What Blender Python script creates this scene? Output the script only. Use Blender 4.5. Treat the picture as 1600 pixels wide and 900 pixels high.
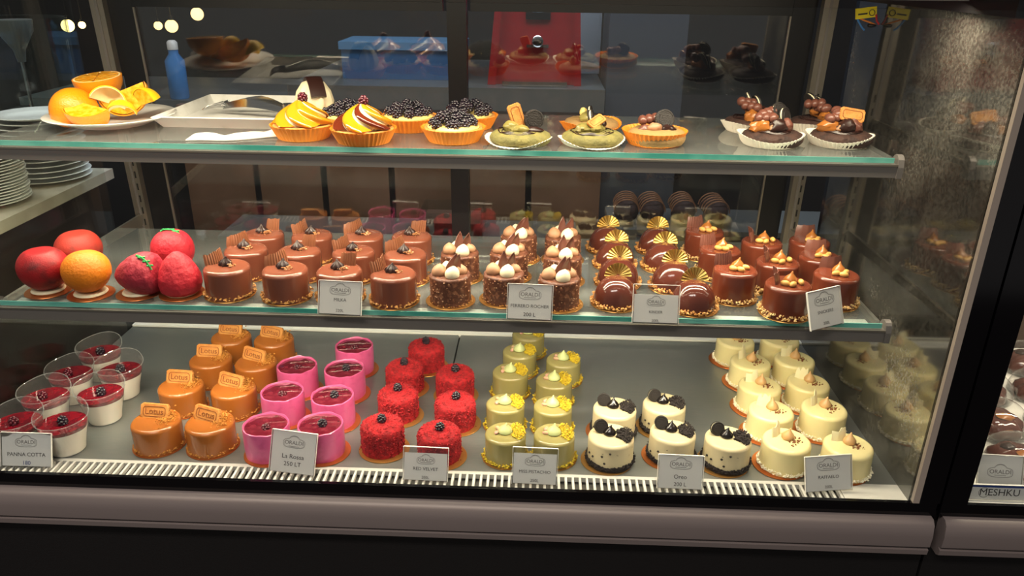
import bpy, math, random
from mathutils import Vector, Matrix, noise
PI = math.pi
for o in list(bpy.data.objects): bpy.data.objects.remove(o)
scene = bpy.context.scene
COL = scene.collection

# ------------------------------------------------------------------ camera, world, lights, exposure
def make_camera():
    p, psi, r = math.radians(22.8), math.radians(1.8), math.radians(0.75)
    F = Vector((-math.sin(psi)*math.cos(p), math.cos(psi)*math.cos(p), -math.sin(p)))
    R0 = F.cross(Vector((0, 0, 1))).normalized(); U0 = R0.cross(F)
    R = math.cos(r)*R0 + math.sin(r)*U0; U = -math.sin(r)*R0 + math.cos(r)*U0
    cd = bpy.data.cameras.new('camera'); cam = bpy.data.objects.new('camera', cd); COL.objects.link(cam)
    m = Matrix((R, U, -F)).transposed().to_4x4(); m.translation = Vector((0, -.912, .697))
    cam.matrix_world = m
    cd.sensor_width = 36; cd.lens = 1200/1600*36; cd.clip_start = .01
    scene.camera = cam
make_camera()
world = bpy.data.worlds.new('world'); scene.world = world; world.use_nodes = True
wb = world.node_tree.nodes['Background']; wb.inputs[0].default_value = (.75, .70, .68, 1); wb.inputs[1].default_value = .22
vs = scene.view_settings
vs.view_transform = 'Standard'; vs.look = 'None'; vs.exposure = 0.12; vs.gamma = 1; vs.use_curve_mapping = False
WARM = (1.0, .85, .63)
def area(name, loc, rot, sx, sy, power, col=WARM, spread=170):
    l = bpy.data.lights.new(name, 'AREA'); l.shape = 'RECTANGLE'; l.size = sx; l.size_y = sy
    l.energy = power; l.color = col; l.spread = math.radians(spread)
    o = bpy.data.objects.new(name, l); COL.objects.link(o); o.location = loc; o.rotation_euler = rot
    return o
# LED strips of the case: canopy, under the top shelf rail, under the middle shelf rail
area('canopy_led', (-.143, .10, .661), (math.radians(10), 0, 0), 1.30, .02, 6.4)
area('upper_rail_led', (-.143, .158, .4345), (math.radians(10), 0, 0), 1.16, .012, 4.2)
area('middle_rail_led', (-.143, .080, .2225), (math.radians(24), 0, 0), 1.16, .012, 3.7)
# room lamps: dim shop light in front of and behind the counter
area('shop_lamp', (-.6, -1.6, 2.2), (math.radians(-30), 0, 0), 1.6, .8, 90, (1, .88, .80))
area('bar_lamp', (-.1, .72, 1.45), (math.radians(28), 0, 0), 1.6, .3, 22, (.75, .85, 1))
area('side_lamp', (-1.15, .35, 1.35), (0, math.radians(12), 0), .4, .4, 5, (1, .93, .85))
area('neighbour_case_led', (1.0, .13, .60), (math.radians(8), 0, 0), .7, .02, 6.0)

# ------------------------------------------------------------------ materials
def lin(h):
    h = h.lstrip('#'); out = []
    for i in (0, 2, 4):
        v = int(h[i:i+2], 16)/255
        out.append(v/12.92 if v <= .04045 else ((v+.055)/1.055)**2.4)
    return (*out, 1)
def mat(name, col, rough=.5, metal=0, bump=0, bscale=200, col2=None, nscale=60, lo=.4, hi=.6, spec=.5, coat=0, sss=0,
        kind='noise', sheen=0, stretch=None, emit=None, trans=0):
    m = bpy.data.materials.new(name); m.use_nodes = True
    nt = m.node_tree; b = nt.nodes['Principled BSDF']
    c = lin(col); b.inputs['Base Color'].default_value = c
    b.inputs['Roughness'].default_value = rough; b.inputs['Metallic'].default_value = metal
    b.inputs['Specular IOR Level'].default_value = spec; b.inputs['Coat Weight'].default_value = coat
    b.inputs['Coat Roughness'].default_value = .08; b.inputs['Sheen Weight'].default_value = sheen
    b.inputs['Transmission Weight'].default_value = trans
    if sss:
        b.inputs['Subsurface Weight'].default_value = sss; b.inputs['Subsurface Radius'].default_value = (.006, .004, .003)
        b.inputs['Subsurface Scale'].default_value = .6
    if emit:
        b.inputs['Emission Color'].default_value = lin(emit[0]); b.inputs['Emission Strength'].default_value = emit[1]
    tc = nt.nodes.new('ShaderNodeTexCoord'); src = tc.outputs['Object']
    if stretch:
        mp = nt.nodes.new('ShaderNodeMapping'); mp.inputs['Scale'].default_value = stretch
        nt.links.new(src, mp.inputs[0]); src = mp.outputs[0]
    if col2:
        if kind == 'voronoi':
            n = nt.nodes.new('ShaderNodeTexVoronoi'); n.inputs['Scale'].default_value = nscale; fac = n.outputs['Distance']
        else:
            n = nt.nodes.new('ShaderNodeTexNoise'); n.inputs['Scale'].default_value = nscale; n.inputs['Detail'].default_value = 5; fac = n.outputs[0]
        nt.links.new(src, n.inputs['Vector'])
        r = nt.nodes.new('ShaderNodeValToRGB'); r.color_ramp.elements[0].position = lo; r.color_ramp.elements[1].position = hi
        r.color_ramp.elements[0].color = c; r.color_ramp.elements[1].color = lin(col2)
        nt.links.new(fac, r.inputs[0]); nt.links.new(r.outputs[0], b.inputs['Base Color'])
    if bump:
        n2 = nt.nodes.new('ShaderNodeTexNoise'); n2.inputs['Scale'].default_value = bscale; n2.inputs['Detail'].default_value = 4
        nt.links.new(src, n2.inputs['Vector'])
        bp = nt.nodes.new('ShaderNodeBump'); bp.inputs['Strength'].default_value = bump; bp.inputs['Distance'].default_value = .002
        nt.links.new(n2.outputs[0], bp.inputs['Height']); nt.links.new(bp.outputs[0], b.inputs['Normal'])
    return m
def glass(name, tint='#ffffff', ior=1.5, rough=0.0, base=0.0, fog=None, haze=0):
    m = bpy.data.materials.new(name); m.use_nodes = True; nt = m.node_tree
    for n in list(nt.nodes): nt.nodes.remove(n)
    out = nt.nodes.new('ShaderNodeOutputMaterial'); tr = nt.nodes.new('ShaderNodeBsdfTransparent'); gl = nt.nodes.new('ShaderNodeBsdfGlossy')
    tr.inputs[0].default_value = lin(tint); gl.inputs['Roughness'].default_value = rough
    lw = nt.nodes.new('ShaderNodeLayerWeight'); lw.inputs[0].default_value = .5; f0 = ((ior-1)/(ior+1))**2+base   # Schlick reflectance
    fr = nt.nodes.new('ShaderNodeMath'); fr.operation = 'POWER'; fr.inputs[1].default_value = 5; nt.links.new(lw.outputs['Facing'], fr.inputs[0])
    ad = nt.nodes.new('ShaderNodeMath'); ad.operation = 'MULTIPLY_ADD'; ad.use_clamp = True; ad.inputs[1].default_value = 1-f0; ad.inputs[2].default_value = f0
    mx = nt.nodes.new('ShaderNodeMixShader')
    nt.links.new(fr.outputs[0], ad.inputs[0]); nt.links.new(ad.outputs[0], mx.inputs[0])
    nt.links.new(tr.outputs[0], mx.inputs[1]); nt.links.new(gl.outputs[0], mx.inputs[2])
    last = mx
    if haze:    # pale diffuse mixed in, standing for reflected glow and highlights
        df = nt.nodes.new('ShaderNodeBsdfDiffuse'); df.inputs[0].default_value = lin('#dcdedb'); m3 = nt.nodes.new('ShaderNodeMixShader'); m3.inputs[0].default_value = haze
        nt.links.new(mx.outputs[0], m3.inputs[1]); nt.links.new(df.outputs[0], m3.inputs[2]); last = m3
    if fog:     # condensation droplets: noise patches of scattering white
        tc = nt.nodes.new('ShaderNodeTexCoord'); df = nt.nodes.new('ShaderNodeBsdfDiffuse'); df.inputs[0].default_value = lin('#d8d4c8')
        n1 = nt.nodes.new('ShaderNodeTexNoise'); n1.inputs['Scale'].default_value = 5; n2 = nt.nodes.new('ShaderNodeTexNoise'); n2.inputs['Scale'].default_value = 240
        r1 = nt.nodes.new('ShaderNodeMapRange'); r1.inputs[1].default_value = .42; r1.inputs[2].default_value = .72; r1.inputs[3].default_value = .05; r1.inputs[4].default_value = fog
        r2 = nt.nodes.new('ShaderNodeMapRange'); r2.inputs[1].default_value = .35; r2.inputs[2].default_value = .7; r2.inputs[3].default_value = .35
        mu = nt.nodes.new('ShaderNodeMath'); mu.operation = 'MULTIPLY'
        for n in (n1, n2): nt.links.new(tc.outputs['Object'], n.inputs['Vector'])
        nt.links.new(n1.outputs[0], r1.inputs[0]); nt.links.new(n2.outputs[0], r2.inputs[0])
        nt.links.new(r1.outputs[0], mu.inputs[0]); nt.links.new(r2.outputs[0], mu.inputs[1])
        m2 = nt.nodes.new('ShaderNodeMixShader'); nt.links.new(mu.outputs[0], m2.inputs[0]); nt.links.new(mx.outputs[0], m2.inputs[1]); nt.links.new(df.outputs[0], m2.inputs[2]); last = m2
    nt.links.new(last.outputs[0], out.inputs[0])
    return m
M = {}
M['clear'] = glass('clear_glass', '#f6faf8', 1.45)
M['front'] = glass('front_glass', '#fbfdfc', 1.25)
M['door_glass'] = glass('door_glass', '#e6e4e2', 1.6, .01, .07)
M['side_mirror'] = glass('fogged_side_glass', '#555550', 1.5, .06, .22, .34)
M['shelf_glass'] = glass('shelf_glass', '#f3f8f6', 1.45, haze=.06)
M['plastic'] = glass('clear_plastic', '#fdfdfd', 1.45, .03, .03, haze=.05)
M['cup_rim'] = glass('clear_plastic_rim', '#ffffff', 1.5, .05, .12, haze=.12)
M['acrylic'] = glass('acrylic', '#fefefe', 1.4, 0, .01)
M['glass_edge'] = mat('green_glass_edge', '#3f9488', .15, col2='#74bdb0', nscale=9, spec=.6)  # teal lightened in the colour for light piped through the pane
M['steel'] = mat('brushed_steel', '#868b8a', .38, .72, .08, 60, '#8f908e', 30, stretch=(1, 40, 1))
M['rail'] = mat('brushed_rail', '#86807c', .42, .5)
M['upright'] = mat('upright_metal', '#9c9488', .4, .85)
M['slot'] = mat('slot_dark', '#15130f', .8)
M['black'] = mat('black_frame', '#0d0c0e', .35)
M['black_gloss'] = mat('black_gloss', '#08070a', .1)
M['body'] = mat('dark_body_panel', '#110f0f', .6, bump=.2, bscale=400)
M['bumper'] = mat('grey_plastic_bumper', '#7d7370', .45, bump=.05, bscale=300)
M['grille'] = mat('grille_plastic', '#bdbbb5', .45)
M['deck_floor'] = mat('duct_grey', '#45433f', .7)
M['white_plastic'] = mat('white_plastic', '#e4e2dc', .4)
M['tray_white'] = mat('white_melamine', '#ecebe6', .25, col2='#d5d2c8', nscale=40, lo=.55, hi=.75)
M['porcelain'] = mat('porcelain', '#eeece6', .12, coat=.3)
M['paper'] = mat('napkin_paper', '#d9d6d0', .9, bump=.4, bscale=120)
M['gold'] = mat('gold_card', '#c99552', .3, .8)
M['gold_foil'] = mat('gold_foil', '#c8a85e', .38, 1)
M['copper'] = mat('copper_card', '#c0713c', .28, .75)
M['milk'] = mat('milk_chocolate_glaze', '#74402e', .22, coat=.25, sss=.08, bump=.06, bscale=60)
M['shard'] = mat('milk_chocolate_shard', '#7d4a2e', .45, bump=.1, bscale=150)
M['pale_shard'] = mat('chocolate_pearl', '#b07a4e', .35)
M['biscuit_dark'] = mat('emboss_shaded_biscuit', '#84491a', .75)  # darker tone puts the emboss shading into frame and lettering
M['dark'] = mat('dark_chocolate', '#2b1510', .34)
M['brownie'] = mat('dark_cookie', '#3c231a', .75, bump=.8, bscale=260, col2='#2a1610', nscale=90)
M['darkglaze'] = mat('dark_glaze', '#55291f', .14, coat=.4, sss=.05)
M['snick'] = mat('caramel_chocolate_glaze', '#66301f', .2, coat=.25, sss=.06)
M['nutty'] = mat('nut_studded_chocolate', '#5e3626', .4, bump=.7, bscale=220, col2='#8d5c42', nscale=170, lo=.52, hi=.66)
M['nut'] = mat('chopped_nut', '#c9964f', .6, col2='#a86d31', nscale=240)
M['pale_nut'] = mat('pale_chopped_nut', '#dcbd84', .6, col2='#b98b4b', nscale=240)
M['peanut'] = mat('peanut', '#d0a056', .4, sss=.1)
M['caramel_kiss'] = mat('caramel_cream', '#9c5f28', .25, sss=.1)
M['cream'] = mat('white_cream', '#e6dbba', .45, sss=.15)
M['hazel_cream'] = mat('hazelnut_cream', '#a67a5a', .5, sss=.1)
M['lotus'] = mat('caramel_glaze', '#9c5a24', .2, coat=.3, sss=.1, bump=.05, bscale=50)
M['biscuit'] = mat('caramel_biscuit', '#b6712f', .7, bump=.35, bscale=350, col2='#c58842', nscale=60)
M['biscuit_crumb'] = mat('biscuit_crumb', '#bf7f31', .8)
M['pink'] = mat('pink_glaze', '#cf5b8d', .28, coat=.2, sss=.12, col2='#b84a7a', nscale=90, lo=.5, hi=.8)
M['jelly'] = mat('berry_jelly', '#5e1524', .08, coat=.5, col2='#7c2c3a', nscale=110, lo=.45, hi=.75)
M['red_jelly'] = mat('red_jelly', '#780d1c', .08, coat=.5, col2='#5c0a18', nscale=50)
M['velvet'] = mat('red_sponge_crumb', '#a8121c', .85, col2='#800b14', nscale=160)
M['berry'] = mat('blackberry', '#18151d', .12, coat=.6, col2='#2a1d2a', nscale=90)
M['red_berry'] = mat('dark_red_berry', '#5a1424', .2, coat=.3, col2='#33101c', nscale=90)
M['pist'] = mat('pistachio_glaze', '#8e8452', .2, coat=.3, sss=.1, bump=.05, bscale=50)
M['pist_crumb'] = mat('pistachio_crumb', '#cdb422', .7, col2='#b7981a', nscale=200)
M['pist_kiss'] = mat('pistachio_cream', '#b4bb82', .35, sss=.12)
M['pist_nut'] = mat('pink_pistachio', '#c98f86', .5, col2='#a7a05a', nscale=120)
M['oreo'] = mat('cookie_cream', '#cbbd98', .35, sss=.12, col2='#4c443c', nscale=110, lo=.66, hi=.72, coat=.1)
M['cookie_crumb'] = mat('cookie_crumb', '#241c1a', .8)
M['sandwich'] = mat('cocoa_cookie', '#1d1715', .55, bump=.5, bscale=500)
M['raff'] = mat('ivory_glaze', '#e6d8a0', .25, coat=.15, sss=.15)
M['coconut'] = mat('coconut', '#f3ecd2', .8)
M['white_choc'] = mat('white_chocolate', '#e2d8b0', .4, sss=.15)
M['beige_kiss'] = mat('beige_cream', '#c39a66', .35, sss=.12)
M['brown_bit'] = mat('brown_bit', '#7d4a22', .7)
M['panna'] = mat('panna_cotta', '#eee6d6', .35, sss=.2)
M['apple'] = mat('red_velvet_spray', '#9c1118', .5, bump=.25, bscale=500, col2='#4a1414', nscale=45, lo=.5, hi=.75)
M['apple_dull'] = mat('dull_red_velvet_spray', '#a32c1e', .6, bump=.25, bscale=500, col2='#57281a', nscale=50, lo=.5, hi=.8)
M['orange_v'] = mat('orange_velvet_spray', '#d87808', .55, bump=.6, bscale=260)
M['straw'] = mat('strawberry_velvet_spray', '#b3182a', .6, bump=.9, bscale=170)
M['straw_dark'] = mat('dark_strawberry_velvet', '#8f1c30', .6, bump=.9, bscale=170, col2='#a32134', nscale=40)
M['leaf'] = mat('green_icing', '#2fa352', .4)
M['orange_cup'] = mat('orange_paper', '#f08a1c', .6, sss=.1)
M['white_cup'] = mat('white_paper', '#e9e3d6', .7)
M['tart'] = mat('tart_crust', '#c98a45', .7, bump=.5, bscale=200)
M['custard'] = mat('custard', '#e4c878', .4)
M['whip'] = mat('whipped_cream_with_caramel', '#e2d2ac', .3, coat=.3, sss=.12)
M['caramel'] = mat('caramel_sauce', '#bd8418', .12, coat=.5)
M['redsauce'] = mat('red_sauce', '#5f2412', .15, coat=.5)
M['green_cookie'] = mat('pistachio_cookie', '#6f693a', .75, bump=.8, bscale=240, col2='#80773f', nscale=80)
M['green_cream'] = mat('pistachio_paste', '#857a42', .3, coat=.2)
M['plain_cookie'] = mat('plain_cookie', '#9c7a4a', .75, bump=.8, bscale=240)
M['choc_bar'] = mat('milk_chocolate_piece', '#6b4034', .35, coat=.1)
M['peel'] = mat('orange_peel', '#e68c0c', .35, bump=.4, bscale=420)
M['pith'] = mat('citrus_pith', '#f0dfa8', .6)
M['flesh'] = mat('orange_flesh', '#e8960c', .2, coat=.4, bump=.5, bscale=160, col2='#f0b43a', nscale=120)
M['lemon'] = mat('lemon_peel', '#e6bc1c', .35, bump=.3, bscale=420)
M['chrome'] = mat('chrome', '#b8b8b8', .18, 1)
def paper_mat(name, col, k=.5):
    m = mat(name, col, .75); nt = m.node_tree; b = nt.nodes['Principled BSDF']; tl = nt.nodes.new('ShaderNodeBsdfTranslucent'); tl.inputs[0].default_value = lin(col)
    mx = nt.nodes.new('ShaderNodeMixShader'); mx.inputs[0].default_value = k
    nt.links.new(b.outputs[0], mx.inputs[1]); nt.links.new(tl.outputs[0], mx.inputs[2]); nt.links.new(mx.outputs[0], nt.nodes['Material Output'].inputs[0]); return m
M['sign_paper'] = paper_mat('sign_paper', '#f4f3f0', .3)
M['ink'] = mat('ink', '#2e2b2a', .7)
M['ink_light'] = mat('ink_light', '#5e5a58', .7)
M['blue_ink'] = mat('blue_ink', '#1c3a86', .6)
M['tag_yellow'] = mat('yellow_tag', '#e8d21a', .5)
M['wire_red'] = mat('red_wire', '#a81f22', .4)
M['wire_blue'] = mat('blue_wire', '#3a7ac0', .4)
M['wire_orange'] = mat('orange_wire', '#d0782a', .4)

# ------------------------------------------------------------------ mesh helpers
class MB:
    def __init__(s): s.v = []; s.f = []
    def add(s, verts, faces, mx=None):
        k = len(s.v)
        s.v += [tuple(mx @ Vector(q)) if mx else tuple(q) for q in verts]; s.f += [tuple(i+k for i in f) for f in faces]
        return s
    def box(s, x0, x1, y0, y1, z0, z1, mx=None):
        return s.add([(x0,y0,z0),(x1,y0,z0),(x1,y1,z0),(x0,y1,z0),(x0,y0,z1),(x1,y0,z1),(x1,y1,z1),(x0,y1,z1)],
                     [(0,3,2,1),(4,5,6,7),(0,1,5,4),(1,2,6,5),(2,3,7,6),(3,0,4,7)], mx)
    def prism(s, pts, y0, y1, mx=None):     # (x,z) outline extruded along y
        n = len(pts)
        return s.add([(x,y0,z) for x,z in pts]+[(x,y1,z) for x,z in pts],
                     [tuple(range(n)), tuple(range(2*n-1,n-1,-1))]+[(i,i+n,(i+1)%n+n,(i+1)%n) for i in range(n)], mx)
    def lathe(s, prof, seg=40, fr=None, fz=None, mx=None):
        vs, fs, rings = [], [], []
        for i,(r,z) in enumerate(prof):
            if r < 1e-6:
                rings.append([len(vs)]); vs.append((0,0,z))
            else:
                ring = []
                for j in range(seg):
                    a = 2*PI*j/seg; rr = r*(fr(a,i,z) if fr else 1); ring.append(len(vs)); vs.append((rr*math.cos(a), rr*math.sin(a), z+(fz(a,i,r) if fz else 0)))
                rings.append(ring)
        for a,b in zip(rings, rings[1:]):
            for j in range(seg):
                k = (j+1)%seg
                if len(a)==1 and len(b)==1: continue
                if len(a)==1: fs.append((a[0],b[k],b[j]))
                elif len(b)==1: fs.append((a[j],a[k],b[0]))
                else: fs.append((a[j],a[k],b[k],b[j]))
        return s.add(vs, fs, mx)
    def tube(s, pts, r, seg=8):
        pts = [Vector(p) for p in pts]; vs, fs = [], []
        for i,p in enumerate(pts):
            d = (pts[min(i+1,len(pts)-1)]-pts[max(i-1,0)]).normalized()
            u = d.cross(Vector((0,0,1)));  u = u.normalized() if u.length>1e-4 else Vector((1,0,0)); w = d.cross(u)
            rr = r(i/(len(pts)-1)) if callable(r) else r
            for j in range(seg):
                a = 2*PI*j/seg; vs.append(p+rr*(math.cos(a)*u+math.sin(a)*w))
        for i in range(len(pts)-1):
            for j in range(seg): fs.append((i*seg+j, i*seg+(j+1)%seg, (i+1)*seg+(j+1)%seg, (i+1)*seg+j))
        fs.append(tuple(range(seg-1,-1,-1))); fs.append(tuple((len(pts)-1)*seg+j for j in range(seg)))
        return s.add(vs, fs)
    def sheet(s, fn, nx, ny, t, mx=None):   # fn(u,v)->point, thickened along the grid normal
        P = [[Vector(fn(i/nx, j/ny)) for i in range(nx+1)] for j in range(ny+1)]
        top, bot = [], []
        for j in range(ny+1):
            for i in range(nx+1):
                du = P[j][min(i+1,nx)]-P[j][max(i-1,0)]; dv = P[min(j+1,ny)][i]-P[max(j-1,0)][i]
                n = du.cross(dv); n = n.normalized() if n.length>1e-12 else Vector((0,0,1))
                top.append(P[j][i]+n*t/2); bot.append(P[j][i]-n*t/2)
        N = len(top); W = nx+1; fs = []
        for j in range(ny):
            for i in range(nx):
                a = j*W+i; fs.append((a,a+1,a+W+1,a+W)); fs.append((N+a,N+a+W,N+a+W+1,N+a+1))
        for i in range(nx):
            fs.append((i,N+i,N+i+1,i+1)); a = ny*W+i; fs.append((a,a+1,N+a+1,N+a))
        for j in range(ny):
            a = j*W; fs.append((a,a+W,N+a+W,N+a)); a = j*W+nx; fs.append((a,N+a,N+a+W,a+W))
        return s.add(top+bot, fs, mx)
    def ball(s, c, r, sc=(1,1,1), seg=10, rings=6, rot=None):
        mx = Matrix.Translation(c) @ (rot if rot else Matrix.Identity(4)) @ Matrix.Diagonal((r*sc[0], r*sc[1], r*sc[2], 1))
        pr = [(max(0,math.sin(PI*i/rings)) if 0<i<rings else 0, -math.cos(PI*i/rings)) for i in range(rings+1)]
        return s.lathe(pr, seg, mx=mx)
    def bits(s, pts, size, rnd, flat=.7):   # small irregular eight-faced crumbs
        for p in pts:
            k = size*rnd.uniform(.55, 1.3); mx = Matrix.Translation(p) @ Matrix.Rotation(rnd.uniform(0,6.28),4,'Z') @ Matrix.Rotation(rnd.uniform(0,3),4,'X')
            a, b, c = k*rnd.uniform(.7,1.2), k*rnd.uniform(.6,1), k*flat*rnd.uniform(.6,1)
            s.add([(a,0,0),(0,b,0),(-a,0,0),(0,-b,0),(0,0,c),(0,0,-c)], [(0,1,4),(1,2,4),(2,3,4),(3,0,4),(1,0,5),(2,1,5),(3,2,5),(0,3,5)], mx)
        return s
    def mesh(s, name, m, smooth=True):
        me = bpy.data.meshes.new(name); me.from_pydata(s.v, [], s.f); me.update()
        me.materials.append(M[m] if isinstance(m, str) else m)
        if smooth:
            me.polygons.foreach_set('use_smooth', [True]*len(me.polygons))
            try: me.set_sharp_from_angle(angle=math.radians(45))
            except Exception: pass
        return me
    def build(s, name, m, parent=None, loc=None, rot=None, smooth=True, kind=None, label=None):
        return obj(name, s.mesh(name, m, smooth), parent, loc, rot, kind, label)
def obj(name, me, parent=None, loc=None, rot=None, kind=None, label=None):
    o = bpy.data.objects.new(name, me); COL.objects.link(o); o.parent = parent
    if loc is not None: o.location = loc
    if rot is not None: o.rotation_euler = rot
    if kind: o['kind'] = kind
    if label: o['label'] = label
    return o
def tag(o, label, cat, group=None, kind=None):
    o['label'] = label; o['category'] = cat
    if group: o['group'] = group
    if kind: o['kind'] = kind
    return o
def thing(name, loc=(0,0,0), rz=0):
    o = bpy.data.objects.new(name, None); COL.objects.link(o); o.location = loc; o.rotation_euler = (0,0,rz); o.empty_display_size = .02
    return o
def copy_tree(o, parent=None):
    c = o.copy(); COL.objects.link(c); c.parent = parent
    for ch in list(o.children): copy_tree(ch, c)
    return c
def nz(x, y, z): return noise.noise(Vector((x, y, z)))
_txt = {}
def text_mesh(body, size, m, extrude=.0002, spacing=1.0, sx=1.0):
    k = (body, size, m, extrude, spacing)
    if k in _txt: return _txt[k]
    c = bpy.data.curves.new('lettering', 'FONT'); c.body = body; c.size = size; c.align_x = 'CENTER'; c.align_y = 'CENTER'; c.extrude = extrude; c.space_character = spacing; c.resolution_u = 3
    o = bpy.data.objects.new('lettering', c); COL.objects.link(o)
    bpy.context.view_layer.update()
    me = bpy.data.meshes.new_from_object(o.evaluated_get(bpy.context.evaluated_depsgraph_get()))
    bpy.data.objects.remove(o); bpy.data.curves.remove(c)
    me.materials.clear(); me.materials.append(M[m]); _txt[k] = me
    return me

# ------------------------------------------------------------------ the room
w = MB().box(-4, 4, 2.9, 3.0, -.9, 2.2).build('wall_back', mat('dark_wall', '#1b1714', .8, bump=.1, bscale=20, col2='#241d18', nscale=3)); w['kind'] = 'structure'
w = MB().box(-4, 4, -3, 3, -1.0, -.9).build('floor', mat('dark_floor', '#2a2522', .5, bump=.1, bscale=20)); w['kind'] = 'structure'

# ------------------------------------------------------------------ the display case
XL, XR = -.826, .540
case = tag(thing('display_case', (0, 0, -.9)), 'large glass pastry display case with two shelves and grey bumper', 'display case')
case.location = (0, 0, 0)
def sub(mb, name, m, parent=case, **k): return mb.build(name, m, parent, **k)
for x0, x1 in ((XL, -.1505), (-.1475, XR)):
    d = MB().box(x0, x1, .036, .487, -.004, 0); sub(d, 'deck_tray', 'steel', smooth=False)
    MB().box(x0+.001, x1-.001, .4855, .4868, .0002, .002).build('deck_lip', 'steel', case, smooth=False)
sub(MB().box(XL, XR, -.006, .497, -.03, -.0105), 'deck_floor', 'deck_floor', smooth=False)
grille = sub(MB().box(XL, XR, .029, .036, -.008, 0).box(XL, XR, -.006, -.002, -.008, 0).box(.452, XR, -.002, .029, -.008, 0), 'front_grille', 'grille', smooth=False)
gb = MB().box(-.0017, .0017, -.002, .029, -.006, 0).mesh('grille_bar', 'grille', False)
x = XL+.006
while x < .449:
    obj('grille_bar', gb, grille, (x, 0, 0)); x += .0104
sub(MB().box(XL, XR, .488, .507, -.004, .0045).box(XL, XR, .507, .509, -.004, .014), 'rear_air_rail', 'white_plastic', smooth=False)
rs = MB(); x = XL+.01
while x < XR-.01: rs.box(x, x+.0045, .5062, .5069, .0075, .0115); x += .0075
sub(rs, 'air_slots', 'slot', smooth=False, kind='stuff')
def bumper(x0, x1, par):
    pts = [(-.004,-.015),(-.020,-.016),(-.026,-.022),(-.029,-.040),(-.028,-.058),(-.022,-.0605),(-.022,-.063),(-.027,-.0645),(-.026,-.073),(-.020,-.0765),(-.004,-.0765)]
    n = len(pts)
    MB().add([(x0,y,z) for y,z in pts]+[(x1,y,z) for y,z in pts], [tuple(range(n-1,-1,-1)), tuple(range(n,2*n))]+[(i,(i+1)%n,(i+1)%n+n,i+n) for i in range(n)]).build('bumper', 'bumper', par)
bumper(-.862, .5705, case)
sub(MB().box(-.862, .575, -.012, -.0062, -.0165, .0055), 'lower_glass_border', 'black_gloss', smooth=False)
sub(MB().box(-.862, .577, -.004, .52, -.9, -.031), 'base_cabinet', 'body', smooth=False)
sub(MB().box(XL, XR, -.0052, -.0004, .0, .658), 'front_pane', 'front', smooth=False)
sub(MB().box(XL-.004, XL, .0, .497, -.004, .655), 'side_pane', 'clear', smooth=False)
sub(MB().box(XR, XR+.003, .0, .497, -.004, .650), 'side_pane', 'side_mirror', smooth=False, label='fogged reflective side glass')
sub(MB().box(XR+.0002, XR+.009, -.0125, -.0054, .0056, .66), 'pane_edge_strip', mat('pale_edge_strip', '#a99d90', .45), smooth=False)
sub(MB().box(XR+.0094, .5775, -.0122, -.002, .0056, .675).box(XR+.0034, .5775, -.002, .52, -.03, .675), 'end_panel', 'black_gloss', smooth=False)
sub(MB().box(.520, XR-.0003, .0, .497, .650, .675), 'top_trim', 'black', smooth=False)
cn = sub(MB().box(-.862, .5775, -.012, .53, .676, .73), 'canopy', 'black', smooth=False)
MB().box(-.80, .51, .085, .115, .664, .6755).build('light_housing', 'white_plastic', cn, smooth=False)
lean = lambda z: .503-.056*z
def leanbox(x0, x1, d0, d1, z0, z1):
    return MB().add([(x0,lean(z0)+d0,z0),(x1,lean(z0)+d0,z0),(x1,lean(z0)+d1,z0),(x0,lean(z0)+d1,z0),(x0,lean(z1)+d0,z1),(x1,lean(z1)+d0,z1),(x1,lean(z1)+d1,z1),(x0,lean(z1)+d1,z1)],
                    [(0,3,2,1),(4,5,6,7),(0,1,5,4),(1,2,6,5),(2,3,7,6),(3,0,4,7)])
for xc in (-.770, .485):
    u = sub(leanbox(xc-.0115, xc+.0115, .008, .024, .014, .66), 'upright', 'upright', smooth=False)
    leanbox(xc-.0025, xc+.0025, .0068, .0079, .016, .655).build('groove', 'rail', u, smooth=False)
    sl = MB(); z = .05
    while z < .5:
        b = leanbox(xc+.004, xc+.0065, .0071, .0079, z, z+.013); sl.add(b.v, b.f); z += .024
    sl.build('hook_slots', 'slot', u, smooth=False, kind='stuff')
# sliding rear doors
for x0, x1, dy in ((-.757, -.130, .026), (-.164, .473, .040)):
    dr = MB()
    for b in (leanbox(x0, x0+(.040 if dy < .03 else .034), dy, dy+.012, .015, .66), leanbox(x1-(.034 if dy < .03 else .040), x1, dy, dy+.012, .015, .66),
              leanbox(x0+.0405, x1-.0405, dy, dy+.012, .622, .66), leanbox(x0+.0405, x1-.0405, dy, dy+.012, .015, .045)): dr.add(b.v, b.f)
    do = sub(dr, 'sliding_door', 'black', smooth=False)
    leanbox(x0+.034, x1-.034, dy+.004, dy+.008, .045, .622).build('door_pane', 'door_glass', do, smooth=False)
    for xs in ((x0+.0425,) if dy < .03 else (x1-.0425,)):
        leanbox(xs-.0015, xs+.0015, dy-.001, dy+.003, .046, .621).build('door_seal', 'upright', do, smooth=False)

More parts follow.
